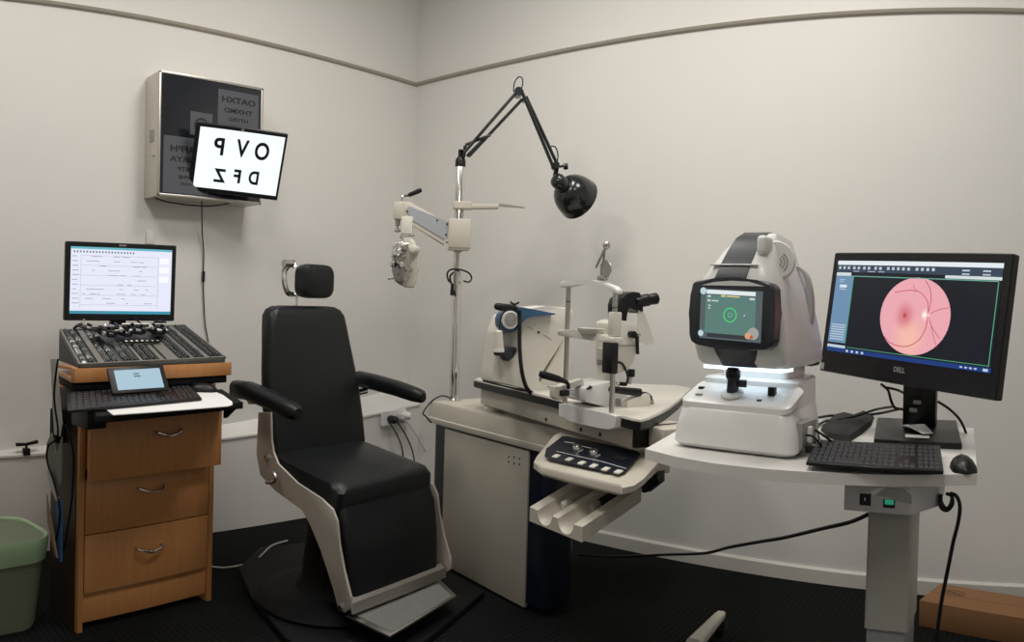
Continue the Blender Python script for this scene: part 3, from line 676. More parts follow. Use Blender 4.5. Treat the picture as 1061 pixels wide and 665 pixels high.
# base platform carrying chair and console
pf = [WORLD.z(x, y, .028) for x, y in ((247, 588), (262, 620), (295, 660), (345, 690), (430, 672), (502, 612), (470, 596), (443, 575), (330, 560), (270, 566))]
b = MB(); b.prism([(p.x, p.y, 0) for p in pf], (0, 0, .028), .006); o = b.build('base_platform', M_BLACKM); tag(o, 'flat black base platform on the carpet under the examination chair', 'platform')

# cables on floor
b = MB(); b.tube([WORLD.z(x, y, .006) for x, y in ((214, 586), (232, 588), (252, 585), (263, 582))]+[WORLD.z(x, y, .04) for x, y in ((272, 574), (282, 565), (298, 560))], .004)
o = b.build('floor_cable', M_WIREW); tag(o, 'thin pale cable curving over the carpet between cabinet and black chair', 'cable')

# wall socket with three plugs
p = wl(405, 432, .10); Y0 = p.y; Z0 = p.z
LED = .118
t = thing('wall_socket', 'white double power socket on the ledge face behind the chair armrest', 'socket', loc=(XL+LED-.004, Y0, Z0), th=PI/2)
b = MB(); rface(b, -.095, .10, -.045, .045, -.016, .0, .008); b.build('faceplate', M_WHITE, t)
for k, (x_, z_, mt, nm) in enumerate(((-.035, -.005, M_BLACK, 'black plug'), (.025, -.005, M_GREYM, 'grey plug'), (.075, .01, M_WHITE, 'white plug'))):
    q = (XL+LED+.016, Y0+x_, Z0+z_)
    tp = thing('power_plug', ['black power plug in the left socket behind the chair', 'grey power plug in the middle of the wall socket', 'white power plug at the right end of the wall socket'][k], 'plug', loc=q, th=PI/2)
    b = MB(); rslab(b, -.02, .02, -.022, .022, -.02, .02, .008) if False else b.lathe([(.022, .03), (.024, .0), (.022, -.028), (.012, -.042)], (0, -.018, 0), (0, 1, 0), 16); b.build('plug_body', mt, tp)
for (nm, xs, mt, lb) in (('power_cable', [(403, 437), (410, 448), (416, 462), (418, 476)], M_BLACK, 'black cable running down from the black wall plug'), ('power_cable', [(411, 436), (420, 450), (427, 466), (430, 482)], M_BLACKM, 'dark cable running down from the middle of the wall socket'), ('power_cable', [(418, 432), (428, 446), (438, 462), (448, 480), (455, 500)], M_WIREW, 'white cable running down toward the console from the wall socket')):
    b = MB(); b.tube([wl(x, y, .17) for x, y in xs], .0038); tag(b.build(nm, mt), lb, 'cable')

# ------------------------------------------------------------------ instrument console
N = Frame(-2.521, 2.591, -.24)
t = thing('instrument_console', 'beige console stand with dark navy ends and a sloped control panel', 'console', N)
b = MB(); b.loft([rz(0, .845, 0, .17, .055, z, 8) for z in (.03, .64)]); b.build('body', M_NAVY, t)
b = MB(); b.box(.130, .735, -.008, .01, .012, .630, .002); pn = b.build('front_panel', M_BEIGE2, t)
for xx, zz in ((.62, .595), (.655, .60), (.62, .575), (.655, .575), (.69, .60), (.69, .578)):
    b = MB(); b.lathe([(.004, 0), (.004, .0012)], (xx-.01, -.008, zz-.01), (0, -1, 0), 10); b.build('screw', M_BLACK, pn)
# worktop slab: long, chamfered
b = MB(); 
tp_ = [(-.012, -.02), (.90, -.02), (1.10, .00), (1.20, .06), (1.22, .20), (.95, .36), (.2, .36), (-.02, .30)]
def poly_loop(pl, z, a=0):
    cx_ = sum(p[0] for p in pl)/len(pl); cy_ = sum(p[1] for p in pl)/len(pl)
    return [(p[0]+(cx_-p[0])*a, p[1]+(cy_-p[1])*a*2, z) for p in pl]
b.loft([poly_loop(tp_, .640, .01), poly_loop(tp_, .650), poly_loop(tp_, .664), poly_loop(tp_, .668, .012), poly_loop(tp_, .728, .02), poly_loop(tp_, .740, .035)]); b.build('worktop', M_BEIGE, t)
# sloped control panel
cpb = [N.z(552, 489, .655), N.z(644, 511, .655), N.z(683, 480, .715), N.z(580, 449, .735)]
cp = [N.z(558, 475, .690), N.z(575, 450, .742), N.z(681, 478, .742), N.z(662, 500, .695), N.z(650, 505.5, .690), N.z(560, 481, .683)]
b = MB()
top = [N.z(x, y, z) for x, y, z in ((553, 479, .690), (556, 473, .694), (574, 451, .735), (580, 448, .740), (676, 472, .740), (683, 478, .737), (667, 496, .705), (657, 503, .695), (645, 505.5, .690), (560, 484.5, .686))]
low = [Vector((p.x, p.y, p.z-.018)) for p in top]; midc = sum(top, Vector())/len(top)
low2 = [p+(Vector((midc.x, midc.y, p.z))-p)*.06+Vector((0, 0, -.008)) for p in low]
tin = [p+(midc-p)*.045+Vector((0, 0, .006)) for p in top]
b.loft([[tuple(p) for p in l] for l in (low2, low, top, tin)]); b.build('control_panel', M_BEIGE, t)
fc = [N.z(x, y, z) for x, y, z in ((565, 476.5, .698), (567, 471, .703), (583, 456, .737), (588, 455.5, .740), (660, 471, .740), (664, 474, .738), (648, 492, .708), (641, 495, .700), (570, 479.5, .696))]
fn_ = (fc[4]-fc[0]).cross(fc[2]-fc[0]).normalized(); fn_ = fn_ if fn_.z > 0 else -fn_
fc = [p-fn_*((p-fc[0]).dot(fn_)) for p in fc]
off = max((q-fc[0]).dot(fn_) for q in tin)+.0015
fc = [p+fn_*off for p in fc]
b = MB(); b.prism(fc, fn_*.003); face = b.build('control_face', M_NAVY, t, smooth=False)
FO = (fc[0]+fc[7])/2; fx_ = (fc[7]-fc[8]).normalized(); fy_ = fn_.cross(fx_)
def onface(px, py, h=.003):
    d = pray(px, py); ct, s_ = cs(N.th), sn(N.th); dl = Vector((d.x*ct+d.y*s_, -d.x*s_+d.y*ct, d.z)); ol = Vector((-(N.ox*ct+N.oy*s_), N.ox*s_-N.oy*ct, EYE))
    return ol+dl*((fc[0]-ol).dot(fn_)/dl.dot(fn_))+fn_*h
def ch_pt(x, y): return (540+x/5.544, 440+y/5.544)
for x, y in ((203, 190), (278, 208), (350, 229), (418, 246), (488, 264), (560, 280)):
    p = onface(*ch_pt(x, y)); m = MB(); hx, hy = fx_*.011, fy_*.011
    q = [p-hx-hy, p+hx-hy, p+hx+hy, p-hx+hy]; m.prism(q, fn_*.005, .001, 1); m.build('push_button', M_CREAM, t)
for x, y in ((322, 147), (420, 175)):
    p = onface(*ch_pt(x, y)); m = MB(); m.lathe([(.016, 0), (.016, .006), (.013, .014), (.011, .016)], p, fn_, 18); m.build('dial_knob', M_CHROME, t)
    p2 = onface(*ch_pt(x+28, y+12)); m = MB(); m.lathe([(.014, .0003), (.014, .0010), (.0115, .0010), (.0115, .0003)], p, fn_, 18, cap=False)
    m.tube([p+fx_*.021+fy_*.006+fn_*.0008, p+fx_*.023-fy_*.004+fn_*.0008, p+fx_*.019-fy_*.014+fn_*.0008], .0013, 6); m.build('dial_mark', M_PAPER, face)
m = MB()
for (xa, ya_), (xb, yb_) in (((250, 103), (308, 112)), ((350, 128), (405, 141)), ((205, 158), (300, 180)), ((300, 180), (470, 218)), ((470, 218), (605, 258))):
    m.cyl(onface(*ch_pt(xa, ya_), .0034), onface(*ch_pt(xb, yb_), .0034), .0010, seg=6)
m.build('panel_lines', M_PAPER, face)
p = onface(*ch_pt(565, 200)); m = MB(); q = [p-fx_*.024-fy_*.012, p+fx_*.024-fy_*.012, p+fx_*.024+fy_*.012, p-fx_*.024+fy_*.012]; m.prism(q, fn_*.0015); m.build('display_window', M_GLASS, face, smooth=False)
# slanting underside of the panel support and the navy end block
b = MB(); q = [N.z(660, 505, .62), N.z(681, 487, .66)]
b.hexa([(1.05, -.10, .62), (1.28, -.08, .62), (1.30, .18, .62), (.9, .16, .62), (1.05, -.10, .66), (1.28, -.08, .67), (1.30, .18, .70), (.9, .16, .70)], .004); b.build('panel_support', M_BEIGE, t)
nb = [N.y(x, y, .02) for x, y in ((660, 507), (681, 488), (681, 500), (667, 511))]
b = MB(); b.prism([(p.x, .02, p.z) for p in nb], (0, .04, 0), .003); b.build('end_block', M_NAVY, t)

# instrument handle tray with two channels under the control panel
ho = Vector((N.z(549, 525, .56).x, N.z(549, 525, .56).y, 0)); hf = N.z(603.5, 546, .56)-N.z(549, 525, .56); hf.z = 0
fo_ = N.w((ho.x, ho.y, 0)); hth = N.th+math.atan2(hf.y, hf.x); HW = hf.length
t = thing('handle_tray', 'beige tray with two round channels jutting out below the control panel', 'tray', loc=(fo_.x, fo_.y, .56), th=hth)
prof = [(0, -.045), (HW, -.045), (HW, 0)]
def chan(cx0, r): return [(cx0+r*cs(a), -.002-r*sn(a)) for a in [PI*k/10 for k in range(11)]]
HD = .235
for cx0 in (HW*.70, HW*.30): prof += chan(cx0, HW*.145)
prof += [(0, 0)]
b = MB(); b.prism([(x, 0, z) for x, z in prof], (0, HD, .085)); b.build('channel_block', M_BEIGE, t)
for k, (cx0, mt1, nm, lb, y0) in enumerate(((HW*.30, M_CREAM, 'diagnostic_torch', 'cream tipped diagnostic torch lying in the left channel of the tray', .07), (HW*.70, M_GREYM, 'diagnostic_torch', 'dark diagnostic torch lying in the right channel of the tray', .10))):
    q = Vector((fo_.x+cx0*cs(hth)-y0*sn(hth), fo_.y+cx0*sn(hth)+y0*cs(hth), .56-.014+y0*.36))
    tt = thing(nm, lb, 'instrument', loc=q, rot=(.347, 0, hth))
    b = MB(); b.lathe([(.010, 0), (.013, .004), (.013, .03), (.010, .035)], (0, 0, 0), (0, 1, 0), 16); b.build('tip', mt1, tt)
    b = MB(); b.lathe([(.010, .03), (.0135, .036), (.0135, .15), (.011, .155)], (0, 0, 0), (0, 1, 0), 16); b.build('grip', M_GREYM if k == 0 else M_BLACK, tt)

# ------------------------------------------------------------------ chrome pole with arm, shelf and cable
S = Frame(-2.459, 2.674, .747)
t = thing('chrome_pole', 'tall chrome pole rising from the left end of the console', 'pole', loc=(S.ox, S.oy, .74), th=S.th)
b = MB(); b.lathe([(.026, 0), (.026, .008), (.0225, .010), (.0225, 1.13), (.020, 1.135)], (0, 0, 0)); b.build('tube', M_CHROME, t)
b = MB(); b.lathe([(.036, 0), (.036, .006), (.028, .014), (.0235, .014)], (0, 0, .0), cap=False); b.build('base_collar', M_CHROME, t)
b = MB(); b.lathe([(.0245, 1.10), (.0245, 1.128), (.02, 1.140), (.008, 1.15)], (0, 0, 0)); b.build('top_collar', M_BLACK, t)
# small shelf on the pole
p = S.y(470, 213, -.0); t = thing('pole_shelf', 'narrow beige instrument shelf clamped high on the chrome pole', 'shelf', loc=(S.ox, S.oy, p.z), th=S.th)
b = MB(); rslab(b, -.030, .06, -.035, .035, -.017, .017, .012); b.build('clamp', M_BEIGE, t)
q1 = S.y(521, 215, 0)
b = MB(); b.hexa([(.055, -.03, -.014), (q1.x-.02, -.03, -.008), (q1.x-.02, .03, -.008), (.055, .03, -.014), (.055, -.03, .008), (q1.x-.02, -.03, .010), (q1.x-.02, .03, .010), (.055, .03, .008)], .003); b.build('shelf_arm', M_BEIGE, t)
b = MB(); b.hexa([(.19, -.035, .008), (.305, -.012, .002), (.315, .03, .002), (.15, .06, .010), (.19, -.035, .012), (.305, -.012, .0045), (.315, .03, .0045), (.15, .06, .014)]); b.build('shelf_plate', M_STEEL, t, smooth=False)
# refractor arm
p0 = S.y(455, 228, 0); p1 = S.y(487, 257, 0)
t = thing('refractor_arm', 'beige and grey swing arm reaching left from the chrome pole', 'arm', S)
b = MB(); b.box(-.046, .058, -.055, .055, 1.455, 1.592, .006); b.box(-.05, .05, -.05, .05, 1.448, 1.457, .002); b.build('pole_clamp', M_BEIGE, t)
poly = [S.y(x, y, -.03) for x, y in ((459, 228.5), (425, 209), (414, 208), (413.5, 212), (417, 226), (424, 231), (460, 254))]
b = MB(); b.prism([(q.x, -.03, q.z) for q in poly], (0, .06, 0), .004); b.build('arm_body', M_BEIGE, t)
poly = [S.y(x, y, -.034) for x, y in ((465, 229.5), (464, 246.5), (461, 248.5), (428, 229), (420, 217), (424, 213.5))]
b = MB(); b.prism([(q.x, -.0335, q.z) for q in poly], (0, .004, 0), .001, 1); ap = b.build('arm_side_panel', M_GREYB, t)
for x, y in ((422, 219), (453, 228), (463, 232), (462, 243), (463, 251)):
    q = S.y(x, y, -.036); m = MB(); m.lathe([(.0045, 0), (.0045, .002)], (q.x, -.0335, q.z), (0, -1, 0), 10); m.build('screw', M_DGREY, ap)
q0 = S.y(408, 209, -.035); q1 = S.y(418, 227, -.035)
b = MB(); b.box(q0.x, q1.x, -.035, .035, q1.z, q0.z, .004); b.build('end_block', M_BEIGE, t)
b = MB(); a = S.y(417, 204, 0); c_ = S.y(423, 202.5, 0); d = S.y(437, 196.5, 0)
b.tube([S.y(417, 211, 0), a, c_], .006, 8); b.build('clamp_screw', M_CHROME, t)
b = MB(); dd = (d-c_).normalized(); b.lathe([(.007, 0), (.010, .006), (.0115, .05), (.010, (d-c_).length-.004), (.005, (d-c_).length)], c_, dd, 14); b.build('clamp_handle', M_BLACK, t)
b = MB(); q = S.y(412, 230, 0); b.lathe([(.012, .012), (.012, -.015), (.006, -.02), (.006, -.034), (.015, -.036), (.016, -.044), (.010, -.048)], (q.x, 0, q.z), (0, 0, 1), 16); b.build('lock_knob', M_STEEL, t)
# phoropter
q = S.y(421, 262, -.02)
t = thing('phoropter', 'chrome and cream phoropter hanging from the end of the swing arm', 'phoropter', loc=(S.w((q.x, -.02, 0)).x, S.w((q.x, -.02, 0)).y, q.z), th=S.th)
PH = lambda x, y, c=-.02: S.y(x, y, c)-Vector((q.x, -.02, q.z))
b = MB(); a = PH(422, 229); c_ = PH(422, 243); b.box(a.x-.027, a.x+.027, -.02, .02, c_.z, a.z+.02, .005); b.box(a.x-.016, a.x+.016, -.014, .014, c_.z-.04, c_.z, .003); b.build('mount', M_CREAM, t)
def batt(name, x, y, px_r, th_, yoff, mt, tilt=0.5):
    c0 = PH(x, y); m = MB(); r_ = px_r*.0042; ax = Vector((sn(tilt)*-1, -cs(tilt), 0))
    m.lathe([(r_*.3, th_*.65), (r_*.75, th_*.6), (r_*.95, th_*.4), (r_, 0), (r_*.95, -th_*.4), (r_*.5, -th_*.5)], (c0.x, yoff, c0.z), ax, 24); return m.build(name, mt, t)
# curved main bodies of the instrument, seen nearly edge-on
poly = [PH(x, y) for x, y in ((424, 244), (430, 250), (434, 262), (434.5, 276), (431, 290), (429, 298), (420, 298), (412, 294), (409, 288), (415, 270), (416, 252))]
b = MB(); b.prism([(v.x, -.01, v.z) for v in poly], (0, .07, 0), .008, 3); b.build('lens_battery', M_CREAM, t)
poly = [PH(x, y) for x, y in ((418, 250), (424, 256), (426, 270), (424, 288), (418, 296), (410, 292), (407, 280), (408, 262), (412, 252))]
b = MB(); b.prism([(v.x, -.075, v.z) for v in poly], (0, .055, 0), .008, 3); b.build('lens_battery', M_STEEL, t)
batt('side_dial', 430, 259, 4.8, .05, -.035, M_CREAM, .3)
batt('lens_wheel', 413.5, 262, 5.0, .028, -.095, M_CHROME)
batt('lens_wheel', 420, 258, 3.6, .03, -.09, M_STEEL)
batt('lens_wheel', 409, 274.5, 3.8, .026, -.10, M_CHROME)
batt('lens_wheel', 416.5, 275, 4.3, .03, -.095, M_CHROME)
batt('aperture', 412.5, 275, 2.2, .02, -.11, M_BLACK)
batt('lens_wheel', 424, 280, 3.0, .05, -.05, M_STEEL)
for (xa, y_a), (xb, y_b), r_ in (((402, 289), (410, 288), .004), ((409, 288), (418, 291), .008), ((417, 243), (417, 256), .007), ((410, 252), (424, 253), .006), ((408, 255), (407, 262), .005), ((414, 246), (430, 244), .004)):
    m = MB(); a, c_ = PH(xa, y_a, -.08), PH(xb, y_b, -.08); m.cyl(a, c_, r_, seg=12); m.build('adjusting_rod', M_CHROME, t)
for x, y in ((410, 267), (421, 267), (414, 284), (422, 290)):
    m = MB(); a = PH(x, y); m.cyl((a.x, -.07, a.z), (a.x-.008, -.105, a.z), .0055, seg=12); m.build('knurled_knob', M_STEEL, t)
# coil of black cable on the pole
b = MB(); b.tube([S.y(x, y, d) for x, y, d in ((471, 306, -.035), (468.5, 295, -.035), (464.5, 290, -.035), (463.5, 283, -.035), (468, 279, -.036), (478, 279.5, -.036), (486, 283, -.03), (488.5, 288, -.02), (486, 292, -.03), (480, 291, -.036))], .0042)
o = b.build('coiled_cable', M_BLACK); o.location = (S.ox, S.oy, 0); o.rotation_euler = (0, 0, S.th); tag(o, 'black cable tied in a loop around the chrome pole', 'cable')
b = MB(); b.tube([S.y(x, y, -.04) for x, y in ((470, 282), (466.5, 286), (467, 292), (469, 297), (468.5, 304))], .0045); b.tube([S.y(469, 294, -.042), S.y(468, 306, -.042)], .008, smooth=False); b.build('cable_end', M_BLACK, o)
o2 = bpy.data.objects['cable_end']; 
# lamp on top of the pole
t = thing('desk_lamp', 'black spring arm lamp with domed shade on top of the chrome pole', 'lamp', loc=(S.ox, S.oy, 1.89), th=S.th)
LP = lambda x, y, c=-.02: S.y(x, y, c)-Vector((0, 0, 1.89))
b = MB(); b.cyl((0, 0, -.005), (0, 0, .03), .012, seg=14); a = LP(482, 158); b.box(-.008, a.x+.01, -.03, .0, .02, a.z+.01, .004); b.build('pivot_base', M_LAMP, t)
for (xa, y_a), (xb, y_b), c_, r_ in (((481, 158), (534, 97), -.035, .0075), ((486, 162), (541, 103), -.005, .0075)):
    b = MB(); b.cyl(LP(xa, y_a, c_), LP(xb, y_b, c_), r_, seg=10); b.build('lower_arm', M_LAMP, t)
b = MB(); b.cyl(LP(482, 150, -.02), LP(508, 140, -.02), .007, seg=10); b.cyl(LP(484, 162, -.02), LP(500, 146, -.02), .009, seg=10); b.build('tension_spring', M_LAMP, t)
b = MB(); b.cyl(LP(482, 151, -.02), LP(480.5, 163, -.02), .008, seg=10); b.build('lower_bracket', M_LAMP, t)
b = MB(); a = LP(537, 96); b.cyl((a.x, -.05, a.z), (a.x, .015, a.z), .020, seg=20); a2 = LP(543, 103); b.cyl((a2.x, -.045, a2.z), (a2.x, .01, a2.z), .010, seg=14); b.build('elbow_joint', M_LAMP, t)
b = MB(); b.cyl(LP(540, 93, -.04), LP(574, 175, -.04), .0085, seg=10); b.build('upper_arm', M_LAMP, t)
b = MB(); b.cyl(LP(545, 100, -.005), LP(579, 174, -.005), .0085, seg=10); b.build('upper_arm', M_LAMP, t)
b = MB(); b.tube([LP(532, 95), LP(533, 86), LP(537, 80), LP(541, 81), LP(541.5, 88), LP(539, 93)], .003, 6); b.build('arm_cable', M_LAMP, t)
b = MB(); b.tube([LP(568, 152, -.05), LP(575, 152, -.06), LP(578, 160, -.06), LP(577, 168, -.055), (LP(574, 172, -.05))], .003, 6); b.build('arm_cable', M_LAMP, t)
b = MB(); a = LP(577, 172); b.cyl((a.x-.008, -.06, a.z), (a.x-.008, .02, a.z), .016, seg=16); a = LP(584, 172); b.cyl((a.x-.02, -.03, a.z-.006), (a.x+.014, -.03, a.z+.004), .006, seg=10); a = LP(585.5, 173); b.lathe([(.013, -.01), (.016, 0), (.013, .012)], (a.x, -.035, a.z), (1, -.2, .1), 14); b.build('tilt_joint', M_LAMP, t)
b = MB(); b.cyl(LP(577, 172, -.02), LP(575, 184, .02), .012, seg=12); b.build('shade_bracket', M_LAMP, t)
# shade: neck cylinder then dome; axis points to lower right and slightly towards the viewer
a = LP(569, 184, -.02); c_ = LP(596, 203, -.02)
ax = (LP(604, 207, -.02)-LP(572, 187, -.02)).normalized(); ax = (ax+Vector((0, .75, 0))).normalized()
r_ = .104
b = MB(); b.lathe([(.020, -.004), (.032, .004), (.036, .016), (.036, .085), (.05, .095)], c_-ax*.155, ax, 24); b.build('lamp_holder', M_LAMP, t)
b = MB(); prof = [(.036, -.098)]
for k in range(1, 10):
    an = PI/2*(k/9)*1.0; prof.append((.028+ (r_-.028)*sn(an), -.10+.115*(1-cs(an))))
prof += [(r_+.003, .024), (r_+.001, .026), (r_-.005, .015), (r_*.75, -.045), (.03, -.09)]
b.lathe(prof, c_-ax*-.005, ax, 40); b.build('lamp_shade', M_LAMP, t)

b = MB(); b.tube([S.y(x, y, d) for x, y, d in ((468, 413, -.02), (458, 410, -.03), (447, 416, -.04), (438.5, 427.5, -.06), (442, 432, -.06), (447, 438, -.05))], .0035, 8); o = b.build('thin_wire', M_BLACK)
o.location = (S.ox, S.oy, 0); o.rotation_euler = (0, 0, S.th); tag(o, 'thin black wire bending around the left end of the console worktop', 'cable')
# ------------------------------------------------------------------ sliding instrument table on the console
T = Frame(-2.24, 2.565, -.43)
t = thing('instrument_table', 'white topped sliding table with thick black edge, carried above the console', 'table', T)
tp_ = [T.z(x, y, .872) for x, y in ((491, 392.5), (570, 411), (612, 422), (655, 433), (664, 434.5), (672, 432.5), (684, 427), (694, 421.5), (704, 414), (716, 402), (700, 399), (640, 397), (503, 389.5))]
b = MB()
def pl_(pl, z, a=0):
    c_ = sum(pl, Vector())/len(pl); return [(p.x+(c_.x-p.x)*a, p.y+(c_.y-p.y)*a, z) for p in pl]
b.loft([pl_(tp_, .864), pl_(tp_, .870), pl_(tp_, .873, .008)]); b.build('table_top', M_CREAM, t)
b = MB(); b.loft([pl_(tp_, .836, .012), pl_(tp_, .840), pl_(tp_, .8638)]); b.build('black_edge', M_BLACK, t)
b = MB(); q0, q1 = T.y(498, 410, .012), T.y(655, 455, .012)
b.box(q0.x, q1.x, .012, .20, .765, .836, .003); rb = b.build('rail_box', M_BEIGE, t)
for x, y in ((602, 445), (622, 450), (566, 437)):
    q = T.y(x, y, .012); m = MB(); m.lathe([(.007, 0), (.007, .003), (.003, .004)], (q.x, .012, min(max(q.z, .78), .822)), (0, -1, 0), 12); m.build('bolt', M_DGREY, rb)
b = MB(); b.box(q1.x-.002, q1.x+.014, .014, .18, .768, .835, .002); b.build('rail_end', M_BLACK, t)
q = T.y(668, 440, .12); b = MB(); b.box(q1.x+.02, q1.x+.10, .06, .25, .775, .835, .004); b.build('side_box', M_BEIGE, t)
b = MB(); q = T.z(512, 421, .755); b.lathe([(.045, .741), (.047, .747), (.045, .762), (.02, .765), (.02, .78)], (q.x, q.y, 0)); b.build('pivot_foot', M_CREAM, t)

# ------------------------------------------------------------------ keratometer: beige body with blue arm
XK = .50
t = thing('keratometer', 'beige finned eye instrument with blue arm and corrugated black hose', 'instrument', T)
kp = lambda x, y, c=XK: T.x(480+x/5.116, 280+y/5.116, c)
def kprism(pts, x0, x1, bev, name, mt, par=None, seg=3):
    pts = [kp(*p, x1) for p in pts]; m = MB(); m.prism([(x0, p.y, p.z) for p in pts], (x1-x0, 0, 0), bev, seg); return m.build(name, mt, par or t)
kprism([(148, 592), (158, 520), (168, 440), (180, 330), (215, 240), (300, 215), (345, 196), (450, 188), (560, 200), (588, 218), (584, 252), (545, 330), (528, 350), (500, 425), (440, 505), (390, 575), (400, 600), (478, 632), (478, 650), (380, 640)], XK-.10, XK, .022, 'body', M_CREAM)
kprism([(500, 425), (530, 345), (536, 350), (538, 520), (520, 620), (400, 600), (430, 560)], XK-.12, XK-.02, .006, 'back_support', M_CREAM)
kprism([(205, 330), (300, 320), (300, 420), (285, 440), (225, 430), (208, 420)], XK-.01, XK+.006, .004, 'grey_inset', M_GREYM)
kprism([(225, 403), (285, 408), (290, 425), (268, 465), (240, 486), (218, 472), (208, 440), (212, 415)], XK-.02, XK+.03, .008, 'dark_cup', M_DGREY)
kprism([(285, 192), (320, 197), (400, 212), (490, 229), (490, 236), (420, 240), (370, 243), (335, 252), (312, 272), (304, 300), (285, 318), (250, 327), (218, 318), (203, 295), (200, 262), (210, 232), (235, 212), (262, 203)], XK-.02, XK+.035, .005, 'blue_arm', M_BLUE)
q = kp(243, 262, XK+.035); m = MB(); ax = Vector((1, 0, 0))
m.lathe([(.031, -.005), (.034, .004), (.034, .012), (.027, .014), (.026, .010), (.0, .010)], q, ax, 32); m.build('dial_ring', M_WHITE, t)
m = MB(); m.lathe([(.026, .010), (.025, .0125), (.012, .015), (0.0, .016)], q, ax, 32); m.build('dial_face', M_GREYM, t)
a, c_ = kp(165, 190, XK+.03), kp(282, 205, XK+.03); m = MB(); dd = (c_-a); L_ = dd.length; m.lathe([(.005, 0), (.012, .006), (.014, .02), (.015, L_*.7), (.011, L_)], a, dd, 18); m.build('grip_handle', M_BLACK, t)
m = MB(); q = kp(272, 186, XK+.03); m.cyl((q.x, q.y, q.z-.015), (q.x, q.y, q.z+.006), .006, seg=12); m.tube([(q.x, q.y-.018, q.z+.012), (q.x, q.y, q.z+.004), (q.x, q.y+.018, q.z+.012)], .004, 8); m.build('wing_screw', M_BLACK, t)
a, c_ = kp(188, 318, XK+.07), kp(188, 412, XK+.07); m = MB(); dd = c_-a; L_ = dd.length
m.lathe([(.008, 0), (.013, .004), (.019, L_), (.019, L_+.003)], a, dd, 24); m.build('probe_cone', M_CREAM, t)
m = MB(); m.lathe([(.0195, L_+.002), (.0205, L_+.005), (.0205, L_+.014), (.018, L_+.016)], a, dd, 24); m.build('probe_ring', M_WHITE, t)
m = MB(); m.lathe([(.019, L_+.015), (.019, L_+.024), (.010, L_+.028)], a, dd, 24); m.build('probe_tip', M_BLACK, t)
m = MB(); m.tube([kp(*p, XK+.06) for p in ((222, 215), (205, 240), (196, 275), (190, 318))], .0028, 8); m.build('probe_cord', M_BLACK, t)
hs = crom([kp(*p, XK+.05) for p in ((298, 212), (299, 300), (299, 400), (306, 500), (318, 570), (340, 630), (372, 655), (420, 664), (470, 668))], 8)
m = MB(); n = len(hs); loops = []
# corrugated hose
dense = []
for i in range(n-1):
    for k in range(3): dense.append(hs[i].lerp(hs[i+1], k/3))
prev = None
for i, p in enumerate(dense):
    d = (dense[min(i+1, len(dense)-1)]-dense[max(i-1, 0)]).normalized(); a = prev or Vector((1, 0, 0)); u = (a-d*a.dot(d)).normalized(); v = d.cross(u); prev = u
    rr = .0085 if i % 3 else .0060
    loops.append([p+(u*cs(2*PI*k/10)+v*sn(2*PI*k/10))*rr for k in range(10)])
m.loft(loops); m.build('corrugated_hose', M_BLACK, t)
m = MB(); m.tube([kp(340, 298, XK+.0015), kp(372, 313, XK+.0015)], .0010, 6, False); m.build('logo_line', M_GREYM, t)
m = MB(); m.tube([kp(425, 340, XK+.0015), kp(468, 368, XK+.0015)], .0010, 6, False); m.build('logo_line', M_GREYM, t)
m = MB(); q = kp(399, 329, XK); m.lathe([(.005, -.001), (.005, .0015)], q, (1, 0, 0), 10); m.build('logo_dot', M_BLACK, t)
m = MB(); m.tube([kp(105, 585, XK+.02), kp(180, 604, XK+.02), kp(300, 632, XK+.02), kp(410, 652, XK+.02), kp(480, 648, XK+.02)], .0035, 8); tag(m.build('thin_table_cable', M_BLACK), 'thin black cable lying along the white table top in front of the beige instrument', 'cable')
o = bpy.data.objects['thin_table_cable']; o.location = (T.ox, T.oy, 0); o.rotation_euler = (0, 0, T.th)

# ------------------------------------------------------------------ slit lamp
t = thing('slit_lamp', 'slit lamp microscope with chinrest posts and black eyepieces on the sliding table', 'slit lamp', T)
YP = -.03
ty = lambda x, y, c=YP: T.y(x, y, c)
XS = .95
tx = lambda x, y, c=XS: T.x(x, y, c)
xl, xr = ty(585, 430).x, ty(633.5, 430).x
for x_, z0, z1, nm in ((xl, .84, ty(587, 297).z, 'left'), (xr, .86, ty(637, 302).z, 'right')):
    m = MB(); m.lathe([(.0085, z0), (.0085, z1)], (x_, YP, 0), seg=16); pst = m.build('chinrest_post', M_STEEL, t)
    m = MB(); m.lathe([(.0088, z1-.052), (.0088, z1-.049)], (x_, YP, 0), seg=16); m.build('post_ring', M_BLACK, pst)
band = [ty(*p) for p in ((582, 293.5), (585, 291.5), (592, 290.5), (602, 290), (615, 290.5), (628, 292.8), (638, 296.5), (642, 300.5), (642, 304.5), (638, 304.5), (636, 300.5), (628, 297), (615, 294.8), (602, 294.8), (592, 296), (588, 298), (583, 298))]
m = MB(); m.prism([(p.x, YP-.011, p.z) for p in band], (0, .024, 0), .003); m.build('forehead_rest', M_WHITE, t)
cr_ = [ty(*p, YP) for p in ((582, 342), (600, 341.5), (622, 345.5), (640, 349.5), (640, 356), (620, 353), (583, 347.5))]
m = MB(); m.prism([(p.x, YP-.02, p.z) for p in cr_], (0, .04, 0), .003); ch = m.build('chinrest_bar', M_CREAM, t)
q = ty(615, 342); m = MB(); m.loft([[(q.x+a_*cs(2*PI*k/24), YP-.01+b_*sn(2*PI*k/24), q.z+h_) for k in range(24)] for a_, b_, h_ in ((.05, .03, -.012), (.058, .036, -.002), (.062, .038, .006), (.055, .032, .006), (.03, .018, -.001))]); m.build('chin_cup', M_CREAM, ch)
q0, q1 = ty(633, 323), ty(641, 349); m = MB(); m.box(q0.x+.004, q0.x+.034, YP-.014, YP+.02, q1.z, q0.z, .004); m.build('post_clamp', M_CREAM, t)
q0, q1 = ty(631, 354), ty(640.5, 387.5); m = MB(); m.box(q0.x, q1.x, YP-.026, YP+.0, q1.z, q0.z, .005); m.build('black_sleeve', M_BLACK, t)
